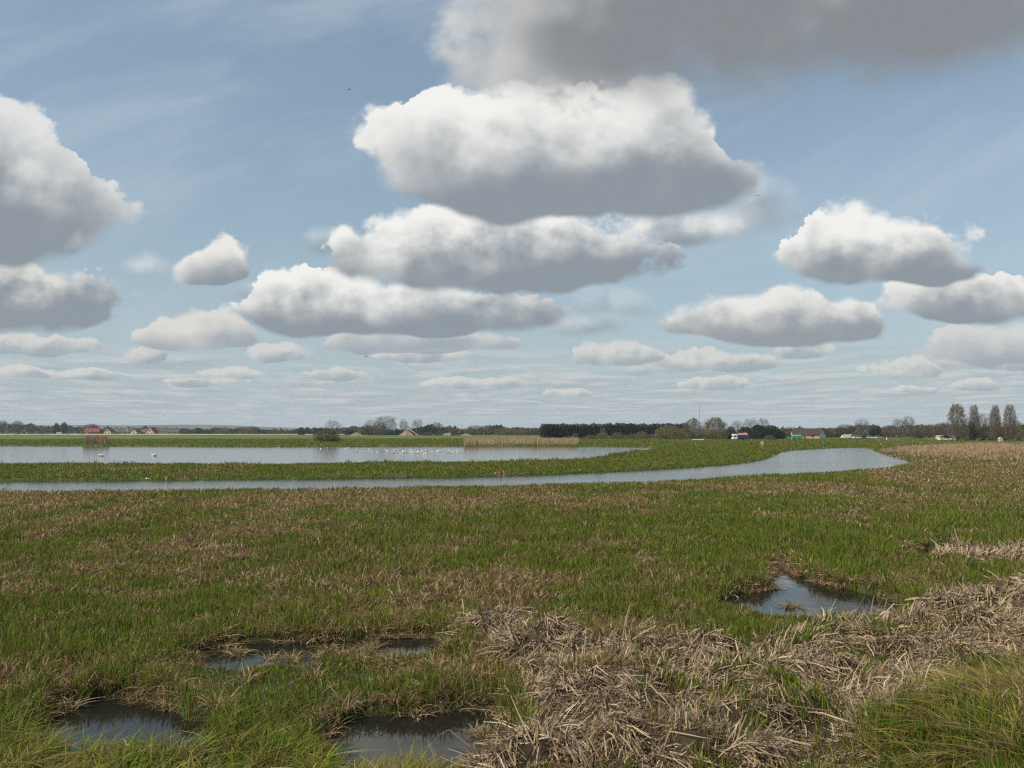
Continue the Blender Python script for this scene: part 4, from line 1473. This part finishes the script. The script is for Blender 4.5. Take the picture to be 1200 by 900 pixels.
house(170.5, 868, 9, 7, 2.6, 5.6, R(0), M_RED, M_REDROOF, 'brick_house', 'low dark red brick cottage left of the steep cream gable', [('front', -2, 0.9, 1.4, 1.2), ('front', 2, 0.05, 1.0, 2.0)], (0.5,))
house(189, 905, 14, 9, 3.2, 7.6, R(0), M_BRICK, M_SLATE, 'slate_house', 'grey roofed house behind the steep cream gable', [('front', -3, 1.0, 1.5, 1.2), ('front', 3, 1.0, 1.5, 1.2)], (0.8,))
house(204, 890, 13, 9, 2.8, 6.4, R(0), M_BRICK, M_SLATE, 'slate_house', 'pale grey roofed house at the right end of the village', [('front', -3, 0.9, 1.5, 1.2), ('front', 2.5, 0.9, 1.5, 1.2)], (0.25,))
house(947, 415, 14.5, 9, 1.9, 5.0, R(-40), M_BRICK, M_BROWNROOF, 'farmhouse', 'dark brown roofed farm building with a white gable end at right',
      [('front', -4, 0.7, 1.5, 1.0), ('front', 0, 0.05, 1.1, 1.7), ('front', 4, 0.7, 1.5, 1.0), ('right', 0, 2.6, 0.9, 0.9)], (), gable_mat=M_WHITE)


def van_wheels(root, xs_, y, r=0.38):
    for x in xs_:
        for s in (-1, 1):
            m = MB()
            m.disc((x, s * y, r), r, 0.22, 14)
            wh = m.build('wheel', M_TYRE, root)
            m2 = MB()
            m2.disc((x, s * (y + 0.10), r), r * 0.55, 0.06, 10)
            m2.build('rim', M_STEEL, wh)


def car(px, dist, paint_, rz, label, group=None):
    root = empty('parked_car', stand(px, dist), rz)
    tag(root, label, 'car', group)
    m = MB()
    prof = [(-2.1, 0.35), (2.1, 0.35), (2.15, 0.75), (1.25, 0.92), (-1.95, 0.95), (-2.15, 0.7)]
    n = len(prof)
    v = [(x, -0.82, z) for x, z in prof] + [(x, 0.82, z) for x, z in prof]
    m.add(v, [tuple(range(n)), tuple(reversed(range(n, 2 * n)))] + [(i + n, (i + 1) % n + n, (i + 1) % n, i) for i in range(n)])
    m.box((-1.4, -0.70, 1.40), (0.35, 0.70, 1.46), 0, 0.05)
    m.build('body', paint_, root)
    g_ = MB()
    g_.add([(-1.9, -0.76, 0.95), (1.2, -0.76, 0.93), (1.2, 0.76, 0.93), (-1.9, 0.76, 0.95), (-1.4, -0.68, 1.40), (0.35, -0.68, 1.40), (0.35, 0.68, 1.40), (-1.4, 0.68, 1.40)],
           [(0, 1, 5, 4), (1, 2, 6, 5), (2, 3, 7, 6), (3, 0, 4, 7)])
    g_.build('window', M_GLASS, root)
    van_wheels(root, (-1.3, 1.35), 0.78, 0.32)
    return root


def caravan(px, dist, rz, label, s=1.0, mat=None):
    root = empty('caravan', stand(px, dist), rz)
    root.scale = (s, s, s)
    tag(root, label, 'caravan')
    m = MB()
    prof = [(-2.5, 0.5), (2.4, 0.5), (2.7, 1.3), (2.3, 2.5), (-2.1, 2.6), (-2.6, 1.8)]
    n = len(prof)
    v = [(x, -1.05, z) for x, z in prof] + [(x, 1.05, z) for x, z in prof]
    m.add(v, [tuple(range(n)), tuple(reversed(range(n, 2 * n)))] + [(i + n, (i + 1) % n + n, (i + 1) % n, i) for i in range(n)])
    m.build('body', mat or M_WHITE, root)
    for x in (-1.5, 1.4):
        g_ = MB()
        g_.box((x - 0.5, -1.09, 1.4), (x + 0.5, -1.052, 2.0))
        g_.build('window', M_GLASS, root)
    b = MB()
    b.box((-0.35, -1.085, 0.55), (0.35, -1.053, 2.2))
    b.build('door', M_CREAM, root)
    van_wheels(root, (-0.1,), 1.0, 0.33)
    t = MB()
    t.tube([(2.4, 0, 0.55), (3.7, 0, 0.5)], [0.06, 0.05], 6)
    t.build('drawbar', M_STEEL, root)
    return root


caravan(69.5, 855, R(10), 'white caravan parked before the two dark trees at far left')
car(83, 858, M_WHITE, R(5), 'white car, left of two parked between the caravan and the red bungalow')
car(88.5, 858, M_WHITE, R(8), 'white car, right of two parked between the caravan and the red bungalow')
car(103, 852, M_WHITE, R(80), 'white car parked in front of the red bungalow')

# blue lorry
root = empty('lorry', stand(867, 352), R(4))
tag(root, 'white cabbed lorry with a blue body and pinkish load by the dark evergreens', 'lorry')
m = MB()
m.box((-3.4, -1.15, 0.55), (-1.5, 1.15, 2.2), 0, 0.0)
m.box((-3.3, -1.1, 2.203), (-1.6, 1.1, 2.75), 0, 0.18)
cab = m.build('cab', M_WHITE, root)
m = MB()
m.box((-3.44, -1.0, 1.45), (-3.402, 1.0, 2.1))
m.box((-3.0, -1.19, 1.45), (-1.9, -1.152, 2.1))
m.build('window', M_GLASS, cab)
m = MB()
m.box((-1.35, -1.2, 0.95), (3.6, 1.2, 2.35))
for k in range(8):
    m.box((-1.3 + k * 0.68, -1.26, 0.95), (-1.18 + k * 0.68, -1.203, 2.35))
m.build('cargo_body', M_BLUE, root)
m = MB()
v0 = [(-1.2, -1.0, 2.36), (3.3, -1.0, 2.36), (3.3, 1.0, 2.36), (-1.2, 1.0, 2.36)]
m.add(v0 + [(0.0, -0.5, 3.1), (2.8, -0.5, 3.3), (2.8, 0.5, 3.3), (0.0, 0.5, 3.1)], [(0, 1, 5, 4), (1, 2, 6, 5), (2, 3, 7, 6), (3, 0, 4, 7), (4, 5, 6, 7), (3, 2, 1, 0)])
m.build('load', M_PINK, root)
m = MB()
m.box((-1.5, -0.5, 0.5), (3.6, 0.5, 0.94))
m.build('chassis', M_RUSTY, root)
van_wheels(root, (-2.4, 1.9, 3.0), 1.0, 0.48)

# green trailer, pale post, cream van and parked cars
root = empty('trailer', stand(934, 372), R(2))
tag(root, 'bright green covered trailer beside the dark roofed farm building', 'trailer')
m = MB()
m.box((-2.4, -1.0, 0.7), (2.6, 1.0, 1.6))
m.build('body', M_GREENP, root)
m = MB()
arcp = [(-1.0, 1.61), (-0.85, 1.95), (-0.4, 2.2), (0.4, 2.2), (0.85, 1.95), (1.0, 1.61)]
for i in range(len(arcp) - 1):
    (a, b), (c, d) = arcp[i], arcp[i + 1]
    m.poly([(-2.4, a, b), (-2.4, c, d), (1.6, c, d), (1.6, a, b)])
m.poly([(-2.4, y, z) for y, z in arcp])
m.poly([(1.6, y, z) for y, z in reversed(arcp)])
m.build('cover', paint('green_sheet', (0.10, 0.36, 0.20), 0.6, 0.25, 1.0, 0.3), root)
van_wheels(root, (-1.2, 1.4), 0.9, 0.4)
m = MB()
m.tube([(2.6, 0, 0.8), (3.6, 0, 0.7)], [0.06, 0.05], 6)
m.build('drawbar', M_STEEL, root)

root = empty('tall_post', stand(927.8, 380))
tag(root, 'thick pale post standing left of the dark roofed farm building', 'post')
m = MB()
m.tube([(0, 0, -0.3), (0, 0, 3.6)], [0.32, 0.28], 8)
m.build('post', paint('pale_concrete', (0.42, 0.40, 0.36), 0.9, 0.2, 1.0, 0.1), root)
m = MB()
m.box((-0.4, -0.4, 3.603), (0.4, 0.4, 3.8))
m.build('cap', M_STEEL, root)

root = empty('box_van', stand(993, 396), R(-12))
tag(root, 'cream box van parked right of the white gable', 'van')
m = MB()
m.box((-1.7, -1.0, 0.6), (1.6, 1.0, 2.3))
m.build('cargo_body', M_CREAM, root)
m = MB()
prof = [(-3.0, 0.5), (-1.72, 0.5), (-1.72, 1.95), (-2.2, 1.95), (-2.8, 1.2), (-3.05, 1.1)]
n = len(prof)
v = [(x, -0.92, z) for x, z in prof] + [(x, 0.92, z) for x, z in prof]
m.add(v, [tuple(reversed(range(n))), tuple(range(n, 2 * n))] + [(i, (i + 1) % n, (i + 1) % n + n, i + n) for i in range(n)])
cab = m.build('cab', M_WHITE, root)
m = MB()
m.box((-2.3, -0.95, 1.3), (-1.85, -0.923, 1.8))
m.build('window', M_GLASS, cab)
van_wheels(root, (-2.3, 0.9), 0.9, 0.36)

car(1004, 402, M_WHITE, R(10), 'white car parked next to the cream van', 'cars parked below the right hand wood')
car(1012, 405, M_DARKCAR, R(0), 'dark red car, second right of the cream van', 'cars parked below the right hand wood')
car(1021, 400, M_SILVER, R(-8), 'silver car in the middle of the parked row', 'cars parked below the right hand wood')
car(1030, 398, M_SILVER, R(15), 'silver car nearest the white marker post', 'cars parked below the right hand wood')
root = empty('marker_post', stand(1039, 330))
tag(root, 'short white marker post at the right end of the parked cars', 'post')
m = MB()
m.tube([(0, 0, -0.2), (0, 0, 1.15)], [0.16, 0.16], 8)
m.build('post', M_WHITE, root)
m = MB()
m.tube([(0, 0, 1.152), (0, 0, 1.3)], [0.19, 0.10], 8)
m.build('cap', M_WHITE, root)

# dark open shed with a white caravan and a pale van
root = empty('open_shed', stand(1109, 338), R(2))
tag(root, 'dark open fronted shed below the domed brown tree', 'shed')
m = MB()
for x in (-1.8, 0, 1.8):
    m.box((x - 0.09, -1.2, -0.2), (x + 0.09, -1.02, 1.98))
m.build('front_post', M_DARKWOOD, root)
m = MB()
m.box((-2.0, 1.2, -0.2), (2.0, 1.35, 1.9))
m.box((-2.0, -1.0, 0.9), (-1.9, 1.19, 1.9))
m.box((1.9, -1.0, 0.9), (2.0, 1.19, 1.9))
m.box((-1.7, -1.15, 1.1), (1.7, -1.05, 1.9))
m.build('wall', M_DARKWOOD, root)
m = MB()
m.add([(-2.3, -1.5, 2.0), (2.3, -1.5, 2.0), (2.3, 1.6, 2.35), (-2.3, 1.6, 2.35), (-2.3, -1.5, 2.1), (2.3, -1.5, 2.1), (2.3, 1.6, 2.45), (-2.3, 1.6, 2.45)],
      [(3, 2, 1, 0), (4, 5, 6, 7), (0, 1, 5, 4), (1, 2, 6, 5), (2, 3, 7, 6), (3, 0, 4, 7)])
m.build('roof', M_BROWNROOF, root)
car(1106, 330, M_WHITE, R(3), 'white car in front of the dark open shed')
caravan(1101, 345, R(85), 'small pale caravan end on, at the left of the dark open shed', 0.8, M_CREAM)
caravan(1115.5, 343, R(85), 'small white caravan end on, at the right of the dark open shed', 0.8)

root = empty('hut', stand(1172, 300))
tag(root, 'tiny pale hut with a pitched roof in front of the third poplar', 'hut')
m = MB()
m.poly([(-0.6, -0.5, -0.1), (0.6, -0.5, -0.1), (0.6, -0.5, 1.1), (0, -0.5, 1.6), (-0.6, -0.5, 1.1)])
m.poly([(0.6, 0.5, -0.1), (-0.6, 0.5, -0.1), (-0.6, 0.5, 1.1), (0, 0.5, 1.6), (0.6, 0.5, 1.1)])
m.poly([(0.6, -0.5, -0.1), (0.6, 0.5, -0.1), (0.6, 0.5, 1.1), (0.6, -0.5, 1.1)])
m.poly([(-0.6, 0.5, -0.1), (-0.6, -0.5, -0.1), (-0.6, -0.5, 1.1), (-0.6, 0.5, 1.1)])
m.build('wall', paint('pale_boards', (0.50, 0.44, 0.33), 0.85, 0.2, 1.5, 0.1), root)
m = MB()
for s in (-1, 1):
    a = [(s * 0.75, -0.62, 1.0), (s * 0.75, 0.62, 1.0), (0, 0.62, 1.63), (0, -0.62, 1.63)]
    m.add(a + [(p[0], p[1], p[2] + 0.07) for p in a], [(0, 1, 2, 3), (7, 6, 5, 4), (0, 4, 5, 1), (1, 5, 6, 2), (2, 6, 7, 3), (3, 7, 4, 0)])
m.build('roof', paint('pale_felt', (0.46, 0.40, 0.31), 0.9, 0.2, 1.0, 0.1), root)

# low white board, wooden marker sign
root = empty('low_fence', stand(818, 330), R(1))
tag(root, 'low white boarded fence panel in the grass below the thin mast', 'fence')
m = MB()
m.box((-2.3, -0.04, 0.42), (2.3, 0.04, 0.78))
m.build('board', M_WHITE, root)
for x in (-2.1, 0, 2.1):
    m = MB()
    m.box((x - 0.06, 0.042, -0.2), (x + 0.06, 0.14, 0.85))
    m.build('post', M_WOOD, root)

root = empty('notice_board', stand(893, 187), R(4))
tag(root, 'small pale wooden notice board on a post by the river bend', 'sign')
m = MB()
m.box((-0.08, 0.002, -0.2), (0.08, 0.14, 1.25))
m.build('post', M_WOOD, root)
m = MB()
m.box((-0.34, -0.06, 0.75), (0.30, 0.0, 1.6), 0, 0.0)
m.build('board', paint('pale_board', (0.52, 0.42, 0.25), 0.85, 0.2, 2.0, 0.1), root)
m = MB()
m.box((-0.2, -0.02, 0.05), (-0.05, 0.10, 0.5))
m.build('brace', M_WOOD, root)

# ---------------------------------------------------------------- the sand quarry
def heap(px, dist, w, h, label, name='sand_heap', long=1.0, seed=0):
    f = stand(px, dist)
    g = np.random.default_rng(seed)
    m = MB()
    nr, na = 9, 30
    rows = []
    for i in range(nr + 1):
        t = i / nr
        row = []
        for j in range(na):
            a = 2 * math.pi * j / na
            k = 1 + 0.16 * math.sin(2 * a + seed) + 0.09 * math.sin(5 * a + 2 * seed)
            rad = w / 2 * t * k
            z = h * (1 - t) ** 1.05 * (1 + g.normal(0, 0.02)) - 0.1
            row.append((rad * math.cos(a) * long, rad * math.sin(a), z))
        rows.append(row)
    for i in range(nr):
        for j in range(na):
            m.poly([rows[i][j], rows[i + 1][j], rows[i + 1][(j + 1) % na], rows[i][(j + 1) % na]])
    o = m.build(name, M_SAND, None, smooth=False)
    o.location = f
    tag(o, label, 'sand heap')


heap(418, 640, 10.5, 2.9, 'smaller cone of pale sand, left of the bare trees', seed=1)
heap(477, 630, 11.5, 5.0, 'taller cone of sand under the conveyor', seed=2)
heap(526, 655, 15, 2.3, 'long low heap of sand right of the quarry machinery', long=1.7, seed=3)
heap(546, 660, 9, 1.7, 'small low heap of sand at the right end of the quarry', long=1.4, seed=4)

root = empty('conveyor', stand(484, 636))
tag(root, 'dark inclined quarry conveyor reaching over the taller sand heap', 'conveyor')
m = MB()
p0, p1 = Vector((-4.2, 0, 6.9)), Vector((9.5, 2, 0.8))
for s in (-0.5, 0.5):
    m.tube([p0 + Vector((0, s, 0)), p1 + Vector((0, s, 0))], [0.14, 0.14], 6)
    m.tube([p0 + Vector((0, s, -0.9)), p1 + Vector((0, s, -0.6))], [0.12, 0.12], 6)
for k in range(12):
    q = p0.lerp(p1, k / 11)
    q2 = p0.lerp(p1, min(1, (k + 1) / 11))
    m.tube([q + Vector((0, -0.5, 0)), q2 + Vector((0, -0.5, -0.8))], [0.07, 0.07], 4)
m.build('frame', M_RUSTY, root)
m = MB()
m.add([p0 + Vector((0, -0.55, 0.2)), p1 + Vector((0, -0.55, 0.2)), p1 + Vector((0, 0.55, 0.2)), p0 + Vector((0, 0.55, 0.2)),
       p0 + Vector((0, -0.55, 0.3)), p1 + Vector((0, -0.55, 0.3)), p1 + Vector((0, 0.55, 0.3)), p0 + Vector((0, 0.55, 0.3))],
      [(3, 2, 1, 0), (4, 5, 6, 7), (0, 1, 5, 4), (1, 2, 6, 5), (2, 3, 7, 6), (3, 0, 4, 7)])
m.build('belt', M_DARKWOOD, root)
for t in (0.3, 0.65):
    q = p0.lerp(p1, t)
    m = MB()
    m.tube([q + Vector((-0.8, -0.5, -0.7)), Vector((q.x - 0.2, q.y - 1.4, -0.2))], [0.12, 0.12], 5)
    m.tube([q + Vector((0.8, 0.5, -0.7)), Vector((q.x + 0.2, q.y + 1.4, -0.2))], [0.12, 0.12], 5)
    m.build('trestle', M_RUSTY, root)

root = empty('chute', stand(479, 622))
tag(root, 'pale steel chute sloping down in front of the taller sand heap', 'chute')
m = MB()
q0, q1 = Vector((-1.8, 0, 6.0)), Vector((6.8, 0, 0.3))
m.add([q0 + Vector((0, -0.35, 0)), q1 + Vector((0, -0.35, 0)), q1 + Vector((0, 0.35, 0)), q0 + Vector((0, 0.35, 0)),
       q0 + Vector((0.3, -0.35, 0.7)), q1 + Vector((0.3, -0.35, 0.7)), q1 + Vector((0.3, 0.35, 0.7)), q0 + Vector((0.3, 0.35, 0.7))],
      [(3, 2, 1, 0), (4, 5, 6, 7), (0, 1, 5, 4), (1, 2, 6, 5), (2, 3, 7, 6), (3, 0, 4, 7)])
m.build('trough', paint('pale_steel', (0.40, 0.34, 0.27), 0.7, 0.2, 0.8, 0.2), root)
for t in (0.15, 0.6):
    q = q0.lerp(q1, t)
    m = MB()
    m.tube([q, Vector((q.x, 0, -0.2))], [0.13, 0.13], 6)
    m.build('leg', M_RUSTY, root)

for (px, dd_, w_, h_, lb) in ((502, 640, 9.5, 2.9, 'dark screening machine just right of the conveyor'), (514, 642, 8.0, 2.2, 'dark low hopper unit between the screening machine and the low sand heap'),
                              (534, 638, 9.0, 1.9, 'dark low machine in front of the low sand heap')):
    root = empty('quarry_machine', stand(px, dd_))
    tag(root, lb, 'machine', 'quarry machines')
    m = MB()
    m.box((-w_ / 2, -1.1, 0.7), (w_ / 2, 1.1, h_ * 0.72), 0, 0.15)
    m.build('body', M_RUSTY, root)
    m = MB()
    m.add([(-w_ / 3, -0.6, h_ * 0.72 + 0.005), (w_ / 5, -0.6, h_ * 0.72 + 0.005), (w_ / 5, 0.6, h_ * 0.72 + 0.005), (-w_ / 3, 0.6, h_ * 0.72 + 0.005), (-w_ / 2.4, -1.2, h_), (w_ / 3.2, -1.2, h_), (w_ / 3.2, 1.2, h_), (-w_ / 2.4, 1.2, h_)],
          [(0, 1, 5, 4), (1, 2, 6, 5), (2, 3, 7, 6), (3, 0, 4, 7)])
    m.build('hopper', M_STEEL, root)
    for s in (-1, 1):
        m = MB()
        m.box((-w_ / 2.4, s * 0.9 - 0.25, -0.1), (w_ / 2.4, s * 0.9 + 0.25, 0.69), 0, 0.1)
        m.build('track', M_TYRE, root)


# masts
def mast(px, dist, yt, label, wid):
    f = stand(px, dist)
    h = at(px, yt, dist).z - f[2]
    root = empty('radio_mast', f)
    tag(root, label, 'mast')
    m = MB()
    for a in range(3):
        c, s = math.cos(a * 2.094) * wid, math.sin(a * 2.094) * wid
        m.tube([(c, s, -1), (c * 0.7, s * 0.7, h * 0.94)], [wid * 0.30, wid * 0.25], 5)
    for k in range(40):
        z0, z1 = h * 0.94 * k / 40, h * 0.94 * (k + 1) / 40
        a, b = (k % 3) * 2.094, ((k + 1) % 3) * 2.094
        m.tube([(math.cos(a) * wid, math.sin(a) * wid, z0), (math.cos(b) * wid, math.sin(b) * wid, z1)], [wid * 0.12] * 2, 4)
    m.build('lattice', M_STEEL, root)
    m = MB()
    m.tube([(0, 0, h * 0.93), (0, 0, h)], [wid * 0.22, wid * 0.1], 6)
    m.build('antenna', M_STEEL, root)


mast(820, 2400, 473, 'very tall thin radio mast above the olive willows', 0.75)
mast(541, 1500, 497, 'short thin mast beyond the quarry scrub', 0.45)

# ================================================================ birds
M_BIRD = paint('white_feathers', (0.80, 0.80, 0.78), 0.8, 0.06, 8, 0.1)
M_GREYWING = paint('grey_feathers', (0.55, 0.56, 0.58), 0.8, 0.12, 8, 0.1)
M_BEAK = paint('orange_beak', (0.55, 0.22, 0.04), 0.5, 0.1, 8, 0.3)
M_DARKBIRD = paint('dark_feathers', (0.045, 0.042, 0.04), 0.8, 0.2, 8, 0.1)


def lathe(mb, pts, n=10, mi=0):
    """pts: x, z, half width y, half height z"""
    i0 = len(mb.v)
    for (x, z, ry, rz_) in pts:
        for j in range(n):
            a = 2 * math.pi * j / n
            mb.v.append((x, ry * math.cos(a), z + rz_ * math.sin(a)))
    for k in range(len(pts) - 1):
        for j in range(n):
            a, b = i0 + k * n + j, i0 + k * n + (j + 1) % n
            mb.f.append((a, a + n, b + n, b))
            mb.mi.append(mi)


def make_gull():
    root = empty('gull', (0, 0, 0))
    m = MB()
    lathe(m, [(-0.25, 0.10, 0.005, 0.005), (-0.20, 0.095, 0.03, 0.015), (-0.10, 0.07, 0.07, 0.06), (0.02, 0.06, 0.09, 0.08), (0.11, 0.08, 0.075, 0.075), (0.16, 0.13, 0.05, 0.055),
              (0.18, 0.18, 0.042, 0.045), (0.205, 0.205, 0.04, 0.04), (0.235, 0.205, 0.025, 0.025), (0.245, 0.20, 0.004, 0.004)])
    m.build('body', M_BIRD, root, smooth=True)
    for s in (-1, 1):
        w = MB()
        lathe(w, [(-0.30, 0.115, 0.004, 0.004), (-0.18, 0.11, 0.018, 0.02), (-0.05, 0.10, 0.022, 0.045), (0.07, 0.10, 0.02, 0.04), (0.11, 0.10, 0.004, 0.006)], 8)
        w.v = [(x, y + s * 0.072, z) for x, y, z in w.v]
        w.build('wing', M_GREYWING, root, smooth=True)
    b = MB()
    lathe(b, [(0.235, 0.20, 0.012, 0.012), (0.29, 0.193, 0.003, 0.004)], 6)
    b.build('beak', M_BEAK, root)
    return root


gull0 = make_gull()
g = np.random.default_rng(88)
spots = []
for k in range(118):
    px = g.normal(475, 26) if k < 70 else (g.uniform(392, 470) if k < 90 else g.uniform(455, 542))
    mid = 526.2 + 3.6 * sstep(np.array(px), 395, 480)
    py = mid + g.normal(0, 1.25)
    spots.append((float(np.clip(px, 388, 548)), float(np.clip(py, 525.0, 533)), 'white gull floating in the crowded flock at the middle of the lake', 'flock of gulls on the lake'))
for px, py in ((303, 524.8), (320, 525), (324, 524.6), (326.5, 525), (352, 525.2), (355, 525), (359, 525.3), (376, 526.5), (383, 525.4), (395, 527)):
    spots.append((px, py, 'white gull floating apart from the flock near the far shore, left of it', 'gulls strung out along the far shore'))
for i, (px, py, lb, gr) in enumerate(spots):
    x, y = gp(px, py)
    o = gull0 if i == 0 else copy_tree(gull0)
    o.location = (x, y, -0.02)
    o.rotation_euler.z = g.uniform(0, 2 * math.pi)
    s_ = g.uniform(0.95, 1.25)
    o.scale = (s_, s_, s_)
    tag(o, lb, 'bird', gr)
for px, py, lb in ((146, 561.5, 'single white gull at the water edge of the grassy strip, further left'), (172, 562, 'single white gull at the water edge of the grassy strip, further right')):
    o = copy_tree(gull0)
    x, y = gp(px, py, 0.06)
    o.location = (x, y, 0.03)
    o.rotation_euler.z = px
    o.scale = (1, 1, 1)
    del o['group']
    tag(o, lb, 'bird')


def swan(px, py, rz, label):
    x, y = gp(px, py)
    root = empty('swan', (x, y, -0.05), rz)
    root.scale = (0.85, 0.85, 0.85)
    tag(root, label, 'swan')
    m = MB()
    lathe(m, [(-0.62, 0.34, 0.01, 0.01), (-0.5, 0.28, 0.10, 0.07), (-0.3, 0.2, 0.21, 0.17), (0.0, 0.17, 0.27, 0.22), (0.25, 0.18, 0.22, 0.19), (0.38, 0.24, 0.13, 0.13), (0.44, 0.34, 0.075, 0.09)], 12)
    m.tube([(0.42, 0, 0.34), (0.49, 0, 0.47), (0.46, 0, 0.62), (0.40, 0, 0.74), (0.43, 0, 0.84), (0.50, 0, 0.87), (0.58, 0, 0.85), (0.62, 0, 0.83)], [0.085, 0.062, 0.05, 0.046, 0.05, 0.058, 0.045, 0.025], 10)
    m.build('body', M_BIRD, root, smooth=True)
    for s in (-1, 1):
        w = MB()
        lathe(w, [(-0.66, 0.40, 0.01, 0.01), (-0.42, 0.36, 0.05, 0.08), (-0.1, 0.30, 0.07, 0.15), (0.2, 0.27, 0.06, 0.12), (0.32, 0.27, 0.01, 0.03)], 8)
        w.v = [(x_, y_ + s * 0.19, z_) for x_, y_, z_ in w.v]
        w.build('wing', M_BIRD, root, smooth=True)
    b = MB()
    lathe(b, [(0.61, 0.83, 0.026, 0.024), (0.72, 0.79, 0.008, 0.008)], 8)
    b.build('beak', M_BEAK, root)


swan(119, 534.6, R(20), 'white swan on the lake, left of the two at the left')
swan(180.5, 534.2, R(200), 'white swan on the lake, right of the two at the left')


def flying(px, py, dist, span, rz, label, flap=0.25):
    p = at(px, py, dist)
    root = empty('flying_bird', p, rz)
    k = span
    root.scale = (k, k, k)
    tag(root, label, 'bird')
    m = MB()
    lathe(m, [(-0.28, 0, 0.005, 0.003), (-0.2, 0, 0.05, 0.012), (-0.05, 0, 0.045, 0.04), (0.10, 0, 0.05, 0.045), (0.2, 0.01, 0.03, 0.03), (0.25, 0.01, 0.004, 0.004)], 8)
    m.build('body', M_DARKBIRD, root, smooth=True)
    for s in (-1, 1):
        w = MB()
        a = [(0.12, s * 0.04, 0.02), (0.14, s * 0.26, flap * 0.35), (0.02, s * 0.52, flap * 0.30), (-0.06, s * 0.30, flap * 0.32), (-0.08, s * 0.04, 0.015)]
        b = [(x, y, z - 0.012) for x, y, z in a]
        n = 5
        w.add(a + b, [tuple(range(n)), tuple(reversed(range(n, 2 * n)))] + [(i, (i + 1) % n, (i + 1) % n + n, i + n) for i in range(n)])
        w.build('wing', M_DARKBIRD, root)


flying(1006, 468, 150, 1.0, R(80), 'dark bird flying low over the right hand wood')
flying(192, 487, 170, 0.7, R(30), 'tiny dark bird in flight above the village')
flying(379, 463, 160, 0.7, R(60), 'tiny dark bird in flight above the rusty lakeside bush')
flying(429, 418, 110, 0.75, R(10), 'tiny dark bird in flight below the flat cloud left of centre')
flying(888, 229, 90, 0.55, R(100), 'tiny dark bird at the right tip of the big central cloud')
flying(409, 105, 75, 0.45, R(50), 'tiny dark bird high in the blue left of the big central cloud')
